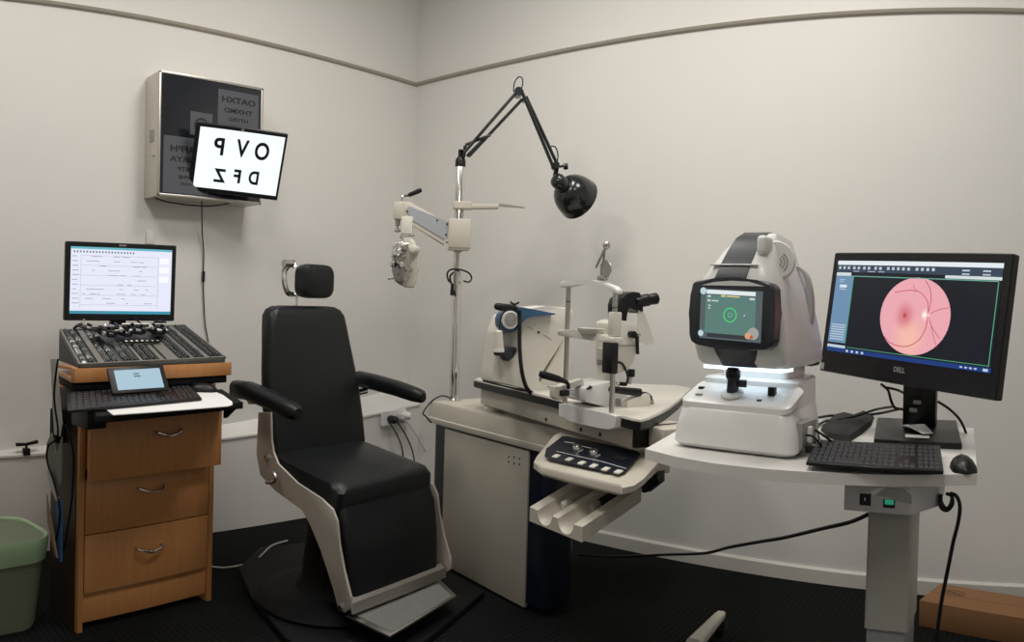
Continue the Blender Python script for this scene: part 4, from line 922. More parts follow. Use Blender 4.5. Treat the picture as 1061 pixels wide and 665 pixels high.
br = [ty(*p, -.055) for p in ((579, 418), (578.5, 431), (586, 432.5), (588, 435.5), (600, 439), (624, 444), (631, 445), (637, 443), (638, 431), (632, 429.5), (586, 418.5))]
m = MB(); m.prism([(p.x, -.055, p.z) for p in br], (0, .06, 0), .0015, 1); m.build('chinrest_bracket', M_WHITE, t)
def sp_(pts, x0, x1, bev, name, mt, par=None):
    pts = [tx(*p, x1) for p in pts]; m = MB(); m.prism([(x0, p.y, p.z) for p in pts], (x1-x0, 0, 0), bev, 2); return m.build(name, mt, par or t)
# sliding base
sp_([(607, 403), (613, 399.5), (634, 395), (648, 404), (650, 408), (650, 425), (628, 421.5), (607, 416.5)], .86, 1.0, .005, 'slide_base', M_WHITE)
sp_([(650, 416), (655, 413), (671, 407.5), (674, 409), (674, 424), (653, 431), (650, 428)], .92, 1.04, .004, 'base_block', M_CREAM)
sp_([(575.5, 400.5), (583, 401), (584, 414), (579, 415), (575.5, 412)], .93, .97, .003, 'arm_end', M_CREAM)
sp_([(580, 400), (603, 392.5), (605, 394), (605, 404), (602.5, 404), (602, 398), (585, 404)], .93, .96, .002, 'arm_frame', M_CREAM)
for dz in (0, 4.5):
    m = MB(); m.cyl(tx(584, 404+dz, .95), tx(608, 408+dz, .95), .0035, seg=10); m.build('slide_rod', M_CHROME, t)
sp_([(638, 412.5), (648.5, 414.5), (648.5, 424.5), (638, 422.5)], 1.0, 1.0012, 0, 'type_plate', M_GREYM)
m = MB(); m.cyl(tx(608, 403, 1.0), tx(613, 401, 1.0), .004, seg=8); m.cyl(tx(611, 403, 1.0), tx(611, 399.5, 1.0), .003, seg=8); m.build('small_lever', M_BLACK, t)
# column, drum and microscope head
q = tx(628, 376, .93); zb_ = tx(628, 402, .93).z
m = MB(); m.lathe([(.050, zb_), (.050, zb_+.012), (.030, zb_+.03), (.026, q.z-.03), (.030, q.z-.03), (.030, q.z+.05), (.024, q.z+.055)], (.93, q.y, 0), seg=24); m.build('column', M_CREAM, t)
m = MB(); m.lathe([(.0305, q.z-.006), (.0315, q.z-.004), (.0315, q.z+.010), (.0305, q.z+.012)], (.93, q.y, 0), seg=24, cap=False); m.build('column_ring', M_GREYM, t)
sp_([(632, 334), (638, 332), (642, 331), (657, 334), (661, 338), (661, 356), (660, 366), (657, 376), (651, 383), (643, 387), (634, 387), (632, 380)], .90, .99, .012, 'microscope_body', M_CREAM)
sp_([(640, 357.4), (661.5, 357.4), (661.5, 358.6), (640, 358.6)], .897, .9925, 0, 'body_seam', M_GREYM)
m = MB(); sh = [tx(*p, .985) for p in ((661, 321), (667, 324), (672, 336), (677.5, 352), (676, 356.5), (670, 357), (663, 354), (661, 340))]; m.prism([(.982, p.y, p.z) for p in sh], (.004, 0, 0)); 
M_SHIELD = mat('frosted_shield', (.80, .78, .72), .35, noise=.01); M_SHIELD.node_tree.nodes['Principled BSDF'].inputs['Alpha'].default_value = .55
m.build('breath_shield', M_SHIELD, t, smooth=False)
m = MB(); q = tx(655, 346.5, 1.0); m.cyl((.99, q.y, q.z), (1.012, q.y, q.z), .012, seg=20); m.build('focus_knob', M_BLACK, t)
m = MB(); q = tx(659, 346.5, 1.0); m.cyl((1.0, q.y, q.z), (1.02, q.y, q.z), .006, seg=14); m.build('knob_cap', M_CHROME, t)
sp_([(660, 347), (662, 347), (662.5, 367), (660.5, 367)], .99, 1.0, .001, 'filter_lever', M_BLACK)
m = MB(); q = tx(654, 386, .98); m.cyl((.98, q.y, q.z-.014), (.98, q.y, q.z+.012), .013, seg=18); m.build('height_knob', M_BLACK, t)
m = MB(); q2 = tx(652.5, 398, .98); m.cyl((.98, q2.y, q2.z), (.98, q.y, q.z-.014), .006, seg=12); m.build('knob_stem', M_CREAM, t)
sp_([(645, 396), (650, 396), (650, 400), (645, 400)], .97, .99, .002, 'small_switch', M_BLACK)
sp_([(641.5, 333), (650, 333), (650, 317), (654, 320), (662, 322), (663, 325), (667, 324), (667, 315), (665, 312), (664, 303), (657, 302), (650, 304), (643.5, 309), (641, 316)], .915, .985, .008, 'eyepiece_head', M_BLACK)
sp_([(641, 332.5), (650.5, 333), (650.5, 336.5), (641, 336)], .92, .98, .002, 'head_collar', M_WHITE)
for dx in (-.028, .028):
    a, c_ = tx(663, 312, .95+dx), tx(680.5, 309, .95+dx); dd = c_-a; L_ = dd.length
    m = MB(); m.lathe([(.014, -.02), (.016, 0), (.021, .006), (.022, L_*.45), (.017, L_*.5), (.019, L_*.55), (.0205, L_*.95), (.017, L_), (.015, L_-.006)], a, dd, 24); m.build('eyepiece', M_BLACK, t)
# handles on the slide base
a, c_ = tx(559, 387, .98), tx(583, 394, .98); dd = c_-a; L_ = dd.length
m = MB(); m.lathe([(.004, 0), (.010, .003), (.0125, .012), (.0115, L_*.8), (.008, L_), (.004, L_+.02)], a, dd, 18); m.build('joystick_grip', M_BLACK, t)
m = MB(); m.tube([tx(580, 394, .98), tx(588, 397, .98), tx(589, 402, .97)], .006, 8); m.box(.955, .985, tx(583, 408, .97).y-.012, tx(583, 408, .97).y+.018, tx(585, 410, .97).z, tx(585, 404, .97).z, .003); m.build('joystick_mount', M_BLACK, t)
a, c_ = tx(631, 403, 1.03), tx(663, 406.5, 1.03); dd = c_-a; L_ = dd.length
m = MB(); m.lathe([(.004, 0), (.009, .003), (.011, .02), (.0135, L_*.85), (.0135, L_), (.006, L_+.003)], a, dd, 18); m.build('light_grip', M_BLACK, t)
m = MB(); m.tube([tx(664, 407, 1.03), tx(669, 407, 1.02), tx(674, 410, 1.0), tx(675.5, 415, 1.0)], .0035, 8); m.build('grip_cord', M_BLACK, t)
q, q2 = tx(675.5, 414, 1.0), tx(676, 426, 1.0); m = MB(); m.lathe([(.009, 0), (.008, .012), (.006, (q-q2).length)], q2, q-q2, 14); m.build('cord_socket', M_STEEL, t)
m = MB(); m.tube([tx(639, 375, .99), tx(645, 377, .995), (tx(649, 385, .995)), tx(650.5, 392, .99), tx(649, 398, .985)], .004, 8); m.build('lamp_cord', M_BLACK, t)
# small mirror accessory standing on the forehead rest
mr = [ty(*p, YP) for p in ((626, 269), (630, 269.5), (633, 274), (633.5, 280), (631, 286), (628, 289.5), (622.5, 289.5), (622, 283), (622.5, 274))]
m = MB(); m.prism([(p.x, YP-.002, p.z) for p in mr], (0, .005, 0), .001, 1); mm = m.build('mirror_plate', M_STEEL, t)
m = MB(); q = ty(624, 290); m.box(q.x-.022, q.x+.022, YP-.008, YP+.010, q.z-.002, q.z+.014, .004); m.build('mirror_foot', M_STEEL, t)
m = MB(); m.cyl(ty(623, 288), ty(627, 256), .0035, seg=8); m.build('mirror_rod', M_GREYM, t)
m = MB(); m.cyl(ty(617.5, 277, YP-.01), ty(627.5, 256, YP-.01), .0040, seg=8); m.build('mirror_rod', M_STEEL, t)
m = MB(); q = ty(628.5, 254); m.lathe([(.003, -.014), (.011, -.006), (.012, .002), (.008, .010), (.002, .013)], q, (.3, 0, 1), 16); m.build('mirror_joint', M_STEEL, t)

# ------------------------------------------------------------------ desk
DZ = .85
t = thing('instrument_desk', 'white height adjustable desk on one beige column, right of the console', 'desk', loc=(0, 0, 0))
dp = [WORLD.z(x, y, DZ) for x, y in ((668.5, 465), (700, 473), (740, 480), (790, 485.5), (840, 489), (930, 492), (1012.5, 491))]
dp = [(p.x, p.y) for p in dp]+[(-.17, 2.50), (-1.08, 2.50)]
b = MB(); b.loft([[(x, y, z) for x, y in dp] for z in (DZ-.026, DZ)]); 
b.build('desktop', M_LAM, t)
BOXY = 1.74
g0, g1, g2 = WORLD.y(875, 500, BOXY), WORLD.y(943, 536, BOXY), WORLD.y(876.5, 530, BOXY)
bx0, bx1, bz0, bz1 = g0.x, g1.x, g1.z+.004, DZ-.026
g3 = WORLD.y(972, 529, BOXY+.10)
b = MB(); b.prism([(bx0, BOXY, bz0), (bx1, BOXY, bz0), (g3.x, BOXY+.10, bz0), (g3.x, BOXY+.24, bz0), (bx0, BOXY+.24, bz0)], (0, 0, bz1-bz0), .003); cb_ = b.build('control_box', mat('pale_grey_box', (.64, .62, .64), .5, noise=.02), t)
for (xa, y_a, xb, y_b), nm, mt in (((891, 511, 902, 524), 'rocker_switch', M_BLACK), ((915.5, 517, 927, 526.5), 'socket_window', M_BLACK)):
    a, c_ = WORLD.y(xa, y_a, BOXY-.002), WORLD.y(xb, y_b, BOXY-.002); m = MB(); m.box(a.x, c_.x, BOXY-.004, BOXY+.004, c_.z, a.z, .001, 1); sw_ = m.build(nm, mt, t)
    if nm == 'rocker_switch':
        m = MB(); cx_ = (a.x+c_.x)/2; m.box(cx_-.0012, cx_+.0012, BOXY-.0052, BOXY-.004, (a.z+c_.z)/2-.002, (a.z+c_.z)/2+.005); m.build('switch_mark', M_PAPER, sw_)
a, c_ = WORLD.y(917, 517, BOXY-.003), WORLD.y(926, 523, BOXY-.003); m = MB(); m.box(a.x, c_.x, BOXY-.006, BOXY-.003, c_.z, a.z, .001, 1); m.build('green_switch', mat('green_switch', (.01, .05, .03), .3, emit=(.05, .50, .30), es=.35), t)
m = MB(); v = [WORLD.y(x, y, BOXY-.004) for x, y in ((902, 509), (908, 506), (920, 503.5), (912, 509), (905, 514))]
m.prism([(p.x, BOXY-.004, p.z) for p in v], (0, .003, 0)); v = [WORLD.y(x, y, BOXY-.002) for x, y in ((905, 513), (917, 505), (935, 507), (944, 513), (945, 522), (930, 519), (920, 515), (913, 514))]
o1 = m.build('foil_fold', M_PAPER, t, smooth=False); m = MB(); m.prism([(p.x, BOXY-.003, p.z) for p in v], (0, .002, 0)); m.build('foil_flap', mat('foil_grey', (.42, .42, .41), .35, .3, noise=.05), t, smooth=False)
CY_ = 1.80
c0, c1, c2 = WORLD.y(899, 533, CY_), WORLD.y(944.5, 533, CY_), WORLD.y(898, 651, CY_)
b = MB(); b.loft([rz(c0.x, c1.x, CY_, CY_+.15, .008, z, 3) for z in (c2.z, DZ-.03)]); b.build('column_sleeve', M_COL, t)
b = MB(); b.loft([rz(c0.x+.004, c1.x-.004, CY_+.004, CY_+.145, .008, z, 3) for z in (.05, c2.z+.01)]); b.build('column_inner', M_COL2, t)
b = MB(); b.box(c0.x-.01, c1.x+.01, CY_-.25, CY_+.45, .0, .05, .008); b.box(-.95, c0.x, CY_+.02, CY_+.10, .0, .05, .006); b.build('foot_bar', M_COL2, t)

# ------------------------------------------------------------------ retinal camera
D = Frame(-.883, 1.772, -.07)
t = thing('retinal_camera', 'large white retinal camera with lit touch screen and joystick on the desk', 'camera', D)
W_ = .343
def tap(loop, x1=W_, red=.076, mid=.17):
    return [(x if x < mid else mid+(x-mid)*(1-red/(x1-mid)*min(1, max(0, y-.03)/.37)), y, z) for x, y, z in loop]
b = MB(); b.loft([tap(l) for l in (rz(.012, W_-.012, .016, .39, .03, DZ+.004), rz(.0, W_, .004, .40, .035, DZ+.014), rz(.003, W_-.002, .004, .40, .035, DZ+.05), rz(.014, W_-.018, .012, .40, .035, DZ+.100), rz(.020, W_-.026, .022, .39, .035, DZ+.110))]); b.build('base_housing', M_WHITE, t)
b = MB(); b.box(.03, W_-.09, .03, .36, DZ+.0, DZ+.006); b.build('base_feet', M_BLACKM, t)
deck = lambda y: .972+(y-.02)*.38
def dl(a, dz, y0=.016, y1=.13):
    pts = rrect(.018+a, W_-.022-a, y0+a, y1, .022, 5); return [(x, y, deck(y)+dz) for x, y in pts]
b = MB(); b.loft([dl(0, -.016), dl(0, -.003), dl(.004, 0)]); b.loft([tap(rz(.018, W_-.022, .02, .39, .025, z)) for z in (DZ+.108, .958)]); b.build('control_deck', M_WHITE, t)
b = MB(); b.loft([tap(l) for l in (rz(.022, W_-.022, .115, .39, .02, .95), rz(.026, W_-.026, .12, .39, .02, 1.022), rz(.032, W_-.034, .128, .38, .02, 1.028))]); b.build('rear_base', M_WHITE, t)
b = MB(); b.loft([tap(rz(.065, W_-.07, .15, .36, .02, z)) for z in (1.02, 1.085)]); b.build('neck', M_WHITE, t)
# head: stacked rounded sections
HS = [(1.062, .052, .290, .055, .39, .03, .262), (1.075, .042, .302, .04, .40, .035, .275), (1.12, .037, .302, .02, .40, .04, .272), (1.20, .043, .294, .005, .40, .045, .252), (1.27, .055, .280, .0, .39, .05, .234), (1.315, .078, .266, .02, .38, .05, .212), (1.36, .102, .252, .05, .37, .045, .195), (1.39, .125, .242, .08, .35, .04, .190), (1.405, .142, .232, .11, .33, .03, .188), (1.409, .155, .215, .14, .30, .02, .180)]
def lerp_s(z):
    for a, c_ in zip(HS, HS[1:]):
        if a[0] <= z <= c_[0]:
            k_ = (z-a[0])/(c_[0]-a[0]); return [a[i]+(c_[i]-a[i])*k_ for i in range(7)]
    return list(HS[-1])
def hloop(s_):
    cm = (s_[1]+s_[2])/2
    return [(x if x < cm else cm+(x-cm)*(1-(1-(s_[6]-cm)/(s_[2]-cm))*max(0, (y-s_[3]))/(s_[4]-s_[3])), y, z) for x, y, z in rz(s_[1], s_[2], s_[3], s_[4], s_[5], s_[0], 6)]
b = MB(); b.loft([hloop(s_) for s_ in HS]); b.build('head_housing', M_WHITE, t)
# dark central stripe over the top
def strip(z0, z1, n, xa, xb, off=.003, depth=.012):
    fr_ = []
    for i in range(n+1):
        z = z0+(z1-z0)*i/n; s_ = lerp_s(z); k_ = i/n
        fr_.append((xa[0]+(xa[1]-xa[0])*k_, xb[0]+(xb[1]-xb[0])*k_, s_[3]-off, z))
    return fr_
rows = strip(1.262, 1.406, 8, (.112, .140), (.198, .212))
rows = [(a, c_, y, z+.002) for a, c_, y, z in rows]+[(.146, .205, .18, 1.4115), (.150, .186, .28, 1.4105)]
b = MB(); b.loft([[(a, y, z), (c_, y, z), (c_, y+.012, z-.012), (a, y+.012, z-.012)] for a, c_, y, z in rows]); b.build('dark_stripe', M_DGREY, t)
b = MB(); z = 1.315; s_ = lerp_s(z); b.box(.095, .225, s_[3]-.008, s_[3]+.01, z, z+.004, .001, 1); b.build('stripe_trim', M_WHITE, t)
# screen
FY = -.035
fq = lambda x, y, c=FY: D.y(x, y, c)
ox = [fq(*p) for p in ((717, 293), (722, 290.5), (740, 288), (762, 287.3), (784, 290), (798, 293.5), (802, 298), (802.5, 325), (801, 354), (798, 360), (792, 363.2), (770, 363), (745, 361.5), (722, 357.5), (715.5, 354), (713.2, 346), (713.6, 325), (715.5, 305))]
b = MB(); b.prism([(p.x, FY, p.z) for p in ox], (0, .045, 0), .006, 3); b.build('screen_bezel', M_DGREY, t)
b = MB(); ar = [fq(*p, FY-.001) for p in ((727, 295.3), (740, 292), (758, 290.8), (776, 291.8), (792, 296.6), (770, 296.2), (750, 295.8))]; b.prism([(p.x, FY-.001, p.z) for p in ar], (0, .003, 0)); b.build('bezel_badge', M_WHITE, t, smooth=False)
sq = [fq(*p, FY-.0015) for p in ((726.5, 298.5), (790.5, 302), (788, 355.5), (724.3, 349.8))]
b = MB(); b.prism([(p.x, FY-.0015, p.z) for p in sq], (0, .001, 0)); scr = b.build('touch_screen', screen('grey_ui', (92, 104, 108), .8), t, smooth=False)
def uiq(u0, u1, v0, v1, y): 
    return [(p.x, FY-y, p.z) for p in (quadpt(sq, u0, v0), quadpt(sq, u1, v0), quadpt(sq, u1, v1), quadpt(sq, u0, v1))]
def ui(name, mt, rects, y):
    m = MB()
    for r4 in rects: m.prism(uiq(*r4, y), (0, .0004, 0))
    return m.build(name, mt, scr, smooth=False)
ui('live_view', screen('ui_teal', (96, 132, 124), .85), [(.09, .90, .12, .88)], .0022)
ui('top_bar', screen('ui_white', (225, 232, 235), .95), [(.10, .89, .02, .10)], .0026)
ui('bottom_bar', screen('ui_dark', (62, 66, 70), .7), [(.13, .80, .885, .965)], .0026)
ui('menu_icons', screen('ui_pale', (205, 212, 214), .9), [(.12, .17, .13, .17), (.12, .17, .215, .255), (.19, .30, .222, .248), (.14, .17, .32, .35), (.14, .165, .37, .40), (.80, .88, .14, .18)], .0028)
ui('title_text', screen('ui_cream', (215, 205, 150), .9), [(.34, .41, .11, .15), (.43, .64, .118, .145)], .0028)
def ring(cu, cv, r0, r1, mt, name, y=.003, n=28):
    c_ = quadpt(sq, cu, cv); m = MB()
    m.loft([[(c_.x+rr*cs(2*PI*k/n), FY-yy, c_.z+rr*sn(2*PI*k/n)) for k in range(n)] for rr, yy in ((r0, y), (r0, y+.0004), (r1, y+.0004), (r1, y))], cap=False); return m.build(name, mt, scr)
ring(.50, .50, .0155, .0178, screen('ui_green', (70, 225, 130), .9), 'aim_ring'); ring(.50, .50, .0045, .006, screen('ui_green2', (90, 200, 130), .9), 'aim_centre')
ring(.045, .05, .0001, .0085, screen('ui_white2', (190, 215, 222), .9), 'round_button'); ring(.03, .90, .0001, .0075, screen('ui_white2', (190, 215, 222), .9), 'round_button')
ring(.88, .83, .0001, .0145, screen('ui_grey3', (165, 165, 160), .9), 'dial_button'); ring(.80, .88, .0001, .008, screen('ui_orange', (215, 165, 125), .9), 'dial_button', .0036); ring(.86, .90, .0001, .0045, screen('ui_red', (200, 90, 70), .9), 'dial_button', .004)
ring(.73, .49, .0001, .0018, screen('ui_white2', (190, 215, 222), .9), 'pointer')
# side boss with speaker arcs, facing right and forward
bp_ = Vector((.246, .085, 1.335)); bn = Vector((.60, -.77, .18)).normalized()
b = MB(); b.lathe([(.052, -.06), (.052, -.006), (.046, .002), (.02, .0025)], bp_, bn, 32); bo = b.build('side_boss', M_WHITE, t)
bu = bn.cross(Vector((0, 0, 1))).normalized(); bv = bu.cross(bn)
BS = 1 if bu.x > 0 else -1
for rr in (.012, .020, .028):
    m = MB(); m.tube([bp_+bn*.0035+bu*(rr*cs(a_)*BS)+bv*(rr*sn(a_)-.006) for a_ in [-.9+.3*k for k in range(7)]], .0013, 6, False); m.build('speaker_slot', M_GREYM, bo)
b = MB(); b.box(.212, .240, .03, .08, 1.345, 1.392, .010, 3); b.build('side_hump', M_WHITE, t)
# carrying cord band at the right
m = MB(); hb = [D.y(x, y, .30) for x, y in ((821, 275), (829, 278), (836, 287), (840, 305), (840.5, 325), (838, 340), (833, 350))]; hb = crom(hb)
m.loft([[(p.x+dx, .30+dy, p.z) for dx, dy in ((-.006, -.012), (.006, -.012), (.006, .012), (-.006, .012))] for p in hb]); m.build('side_strap', mat('grey_strap', (.48, .46, .46), .5, noise=.03), t)
b = MB(); b.box(.235, .268, .32, .385, 1.055, 1.080, .008); b.build('corner_pad', M_BLACK, t)
b = MB(); b.loft([rz(.115, .22, .045, .12, .02, 1.062), rz(.105, .23, .004, .12, .02, 1.115)]); b.build('chin_panel', M_NAVY, t)
# glowing strip under the head
b = MB(); b.box(.06, .28, .062, .14, 1.052, 1.062); b.build('light_strip', mat('cool_led', (.8, .85, .9), .4, emit=(.75, .88, 1.0), es=1.5), t, smooth=False)
# joystick and knobs on the deck
q = D.y(759, 409, .06); jx = q.x
b = MB(); b.lathe([(.030, .003), (.030, .009), (.022, .012)], (jx, .06, deck(.06)), (0, -.36, .93), 28); b.build('joystick_collar', M_WHITE, t)
b = MB(); b.lathe([(.016, .0), (.0145, .032), (.016, .036)], (jx, .06, deck(.06)+.008), (0, 0, 1), 22); b.build('joystick_stem', M_DGREY, t)
b = MB(); b.lathe([(.016, .034), (.019, .038), (.019, .056), (.014, .063), (.004, .064)], (jx, .06, deck(.06)+.008), (0, 0, 1), 24); b.build('joystick_cap', M_BLACK, t)
b = MB(); b.cyl((jx+.015, .062, deck(.06)+.032), (jx+.034, .07, deck(.06)+.032), .010, seg=14); b.build('joystick_trigger', M_DGREY, t)
for x, y, wx, hh, mt in ((800, 409, .009, .020, M_BLACK), (727, 402, .007, .004, M_BLACK), (725, 408.5, .009, .002, M_GREYM), (787, 414.5, .006, .002, M_BLACK)):
    best = None
    for i in range(60):
        yy = .02+.11*i/59; p = D.y(x, y, yy)
        if best is None or abs(p.z-deck(yy)) < best[0]: best = (abs(p.z-deck(yy)), p.x, yy)
    m = MB(); m.box(best[1]-wx, best[1]+wx, best[2]-wx, best[2]+wx, deck(best[2])-.003, deck(best[2])+hh, .0015); m.build('deck_button', mt, t)
# sockets and cables on the right side of the base
b = MB(); b.box(W_-.03, W_+.0025, .05, .15, DZ+.02, DZ+.085, .003); b.build('socket_recess', M_GREYM, t)
tt = thing('usb_plug', 'white plug in the right side of the retinal camera base', 'plug', loc=D.w((W_+.003, .085, DZ+.052)), th=D.th)
b = MB(); b.box(0, .012, -.008, .008, -.022, .022, .003); b.build('plug_body', M_WHITE, tt)
tt = thing('camera_power_plug', 'black power plug low in the right side of the retinal camera base', 'plug', loc=D.w((W_+.003, .08, DZ+.022)), th=D.th)
b = MB(); b.lathe([(.014, 0), (.014, .02), (.009, .045), (.006, .07)], (0, 0, 0), (1, .05, -.12), 14); b.build('plug_body', M_BLACK, tt)
for pts, r_, lb in (([(.35, .06, .905), (.372, .05, .905), (.385, .07, .885), (.375, .10, .88), (.36, .12, .90)], .003, 'thin black cable looping at the upper sockets of the retinal camera'),
                    ([(.352, .12, .91), (.375, .13, .895), (.392, .15, .875), (.38, .17, .862), (.37, .22, .856)], .0032, 'thin black cable dropping behind the white plug of the retinal camera'),
                    ([(.425, .085, .860), (.445, .12, .856), (.435, .20, .856), (.47, .27, .856), (.52, .32, .857)], .0042, 'black power cable running back over the desk from the retinal camera')):
    m = MB(); m.tube([D.w(p) for p in pts], r_, 8); tag(m.build('camera_cable', M_BLACK), lb, 'cable')

# ------------------------------------------------------------------ right computer
t = mthing('desktop_computer', 'large black all-in-one computer showing a pink retina photograph', 'computer', monitor_frame(-.346, 2.135, 1.199, -2.189, .096, -.037))
W, Hh = .70, .373
m = MB(); rface(m, -W/2, W/2, -Hh/2, Hh/2, 0, .028, .006); m.build('housing', M_BLACK, t)
m = MB(); rface(m, -W*.42, W*.42, -Hh*.42, Hh*.42, .026, .05, .02); m.build('rear_housing', M_BLACK, t)
SX0, SX1, SZ0, SZ1 = -W/2+.026, W/2-.026, -Hh/2+.066, Hh/2-.026
sw, sh_ = SX1-SX0, SZ1-SZ0
b = MB(); rect(b, SX0, SX1, SZ0, SZ1, -.0006); scr = b.build('screen', screen('viewer_black', (22, 27, 36), .8), t, smooth=False)
def rr_(name, rgb, rects, y, s_=.9):
    m = MB()
    for u0, u1, v0, v1 in rects: rect(m, SX0+sw*u0, SX0+sw*u1, SZ1-sh_*v1, SZ1-sh_*v0, -y)
    return m.build(name, screen(name+'_glow', rgb, s_), scr, smooth=False)
rr_('title_bar', (232, 240, 245), [(0, 1, 0, .045)], .0012)
rr_('tool_bar', (58, 72, 92), [(0, 1, .045, .125)], .0012, .8)
rr_('tool_icons', (190, 205, 218), [(.012+k*.032, .028+k*.032, .062, .092) for k in (0, 1, 2, 3.2, 4.2, 5.4, 6.4, 7.8, 8.8, 10.4, 11.4, 12.4, 13.4, 14.4, 16, 17, 18, 19)]+[(.79, .83, .07, .085), (.90, .94, .07, .085), (.79, .83, .105, .118), (.90, .94, .105, .118)], .0016)
rr_('tool_text', (165, 175, 190), [(.12, .16, .108, .118), (.22, .27, .108, .118), (.29, .33, .108, .118)], .0016)
rr_('ribbon', (215, 225, 228), [(0, .105, .13, .165), (.70, 1, .128, .158)], .0012)
rr_('ribbon_edge', (115, 175, 160), [(.10, .985, .163, .172)], .0014)
rr_('side_panel', (110, 145, 178), [(0, .125, .165, .90)], .0012)
rr_('side_edge', (90, 180, 160), [(.122, .128, .165, .90)], .0016, .7)
rr_('thumbnail', (225, 232, 240), [(.035, .085, .265, .295)], .0016)
rr_('side_text', (190, 205, 222), [(.03, .07, .205, .212), (.03, .06, .225, .232), (.035, .08, .31, .318)]+[(.012, .112, .70+.026*k, .712+.026*k) for k in range(7)]+[(0, .13, .925, .955)], .0016)
rr_('view_edge', (95, 190, 150), [(.983, .987, .172, .945), (.14, .987, .935, .941)], .0014, .7)
rr_('task_bar', (28, 62, 130), [(0, 1, .955, 1)], .0014, .8)
rr_('task_icons', (190, 205, 225), [(.14+.035*k, .155+.035*k, .965, .99) for k in range(4)]+[(.84+.025*k, .853+.025*k, .97, .985) for k in range(4)]+[(.96, .985, .965, .99)], .0018)
# retina photograph
def retina_mat():
    m = bpy.data.materials.new('retina_photo'); m.use_nodes = True; nt = m.node_tree; b_ = nt.nodes['Principled BSDF']
    tc = nt.nodes.new('ShaderNodeTexCoord')
    def dist(cx_, cz_, r0, r1):
        mp_ = nt.nodes.new('ShaderNodeVectorMath'); mp_.operation = 'DISTANCE'; mp_.inputs[1].default_value = (cx_, -.0016, cz_); nt.links.new(tc.outputs['Object'], mp_.inputs[0])
        mr_ = nt.nodes.new('ShaderNodeMapRange'); mr_.inputs[1].default_value = r0; mr_.inputs[2].default_value = r1; mr_.inputs[3].default_value = 1; mr_.inputs[4].default_value = 0; mr_.interpolation_type = 'SMOOTHERSTEP'
        nt.links.new(mp_.outputs['Value'], mr_.inputs[0]); return mr_.outputs[0]
    def mix(fac, a, bcol):
        mx = nt.nodes.new('ShaderNodeMix'); mx.data_type = 'RGBA'; nt.links.new(fac, mx.inputs[0])
        if isinstance(a, tuple): mx.inputs[6].default_value = (*lin(*a), 1)
        else: nt.links.new(a, mx.inputs[6])
        mx.inputs[7].default_value = (*lin(*bcol), 1); return mx.outputs[2]
    c_ = mix(dist(RC[0]-.01, RC[1]-.06, .0, .09), (236, 168, 178), (246, 188, 170))
    c_ = mix(dist(RC[0]-.035, RC[1]+.0, .0, .055), c_, (214, 122, 130)); c_ = mix(dist(RC[0]-.035, RC[1]+.0, .0, .012), c_, (178, 62, 70))
    c_ = mix(dist(RC[0]+.044, RC[1]+.006, .005, .024), c_, (250, 205, 205)); c_ = mix(dist(RC[0]+.040, RC[1]+.006, .004, .010), c_, (255, 246, 236))
    nt.links.new(c_, b_.inputs['Emission Color']); b_.inputs['Emission Strength'].default_value = .92; b_.inputs['Base Color'].default_value = (.01, .01, .01, 1); b_.inputs['Roughness'].default_value = .3
    return m
RC = (SX0+sw*.548, SZ1-sh_*.545); RR = sh_*.385
b = MB(); n = 48
b.loft([[(RC[0]+RR*1.25*cs(2*PI*k/n), y, RC[1]+RR*sn(2*PI*k/n)) for k in range(n)] for y in (-.0010, -.0016)]); im = b.build('retina_image', retina_mat(), scr, smooth=False)
def vessel(pts, r_):
    m = MB(); m.tube([(RC[0]+RR*1.16*x, -.0017, RC[1]+RR*z) for x, z in pts], r_, 6); m.build('blood_vessel', VM, im)
VM = screen('vessel_red', (186, 66, 82), .9)
vessel([(.42, .08), (.46, .4), (.40, .7), (.22, .93)], .0011); vessel([(.42, .1), (.36, .40), (.1, .62), (-.25, .66), (-.7, .58)], .0011)
vessel([(.42, .02), (.40, -.3), (.22, -.62), (-.15, -.80), (-.6, -.76), (-.85, -.6)], .0012); vessel([(.46, 0), (.60, -.25), (.85, -.5)], .0009)
vessel([(.48, .1), (.75, .22), (1.0, .28)], .0009); vessel([(.0, .64), (-.15, .80)], .0007); vessel([(.52, -.1), (.66, -.45), (.80, -.72)], .0008)
text_mesh('maker_name', 'DELL', .020, mat('silver_ink', (.45, .45, .46), .3, .6, noise=.02), t, (.0, -.0006, -Hh/2+.040), (PI/2, 0, 0), bold=.0006)
b = MB(); rect(b, -W/2+.004, -W/2+.022, -Hh/2+.006, -Hh/2+.026, -.0003); b.build('corner_sticker', M_GREYM, t, smooth=False)
b = MB(); b.lathe([(.003, 0), (.003, .0006)], (0, 0, Hh/2-.012), (0, -1, 0), 12); b.build('webcam', M_DGREY, t)
# stand
sb = [WORLD.z(x, y, .872) for x, y in ((905.5, 453), (997, 457.5), (991, 434), (909, 431))]
sbw = [Vector((p.x, p.y, 0)) for p in sb]; sc0 = sum(sbw, Vector())/4
iv = t.matrix_world.inverted()
def to_mon(obj): obj.parent = t; obj.matrix_parent_inverse = iv
b = MB(); b.prism([(p.x, p.y, DZ) for p in sbw], (0, 0, .018), .004); to_mon(b.build('stand_base', M_BLACK))
NY = 2.34; n0, n1 = WORLD.y(935, 440, NY), WORLD.y(969, 440, NY)
b = MB(); b.hexa([(n0.x, NY, DZ+.018), (n1.x, NY, DZ+.018), (n1.x, NY+.05, DZ+.018), (n0.x, NY+.05, DZ+.018), (n0.x, NY-.03, 1.21), (n1.x, NY-.03, 1.21), (n1.x, NY+.02, 1.21), (n0.x, NY+.02, 1.21)], .004); to_mon(b.build('stand_neck', M_BLACK))
b = MB(); b.box(n0.x+.01, n1.x-.01, NY-.16, NY-.02, 1.12, 1.20, .004); to_mon(b.build('stand_mount', M_BLACK))
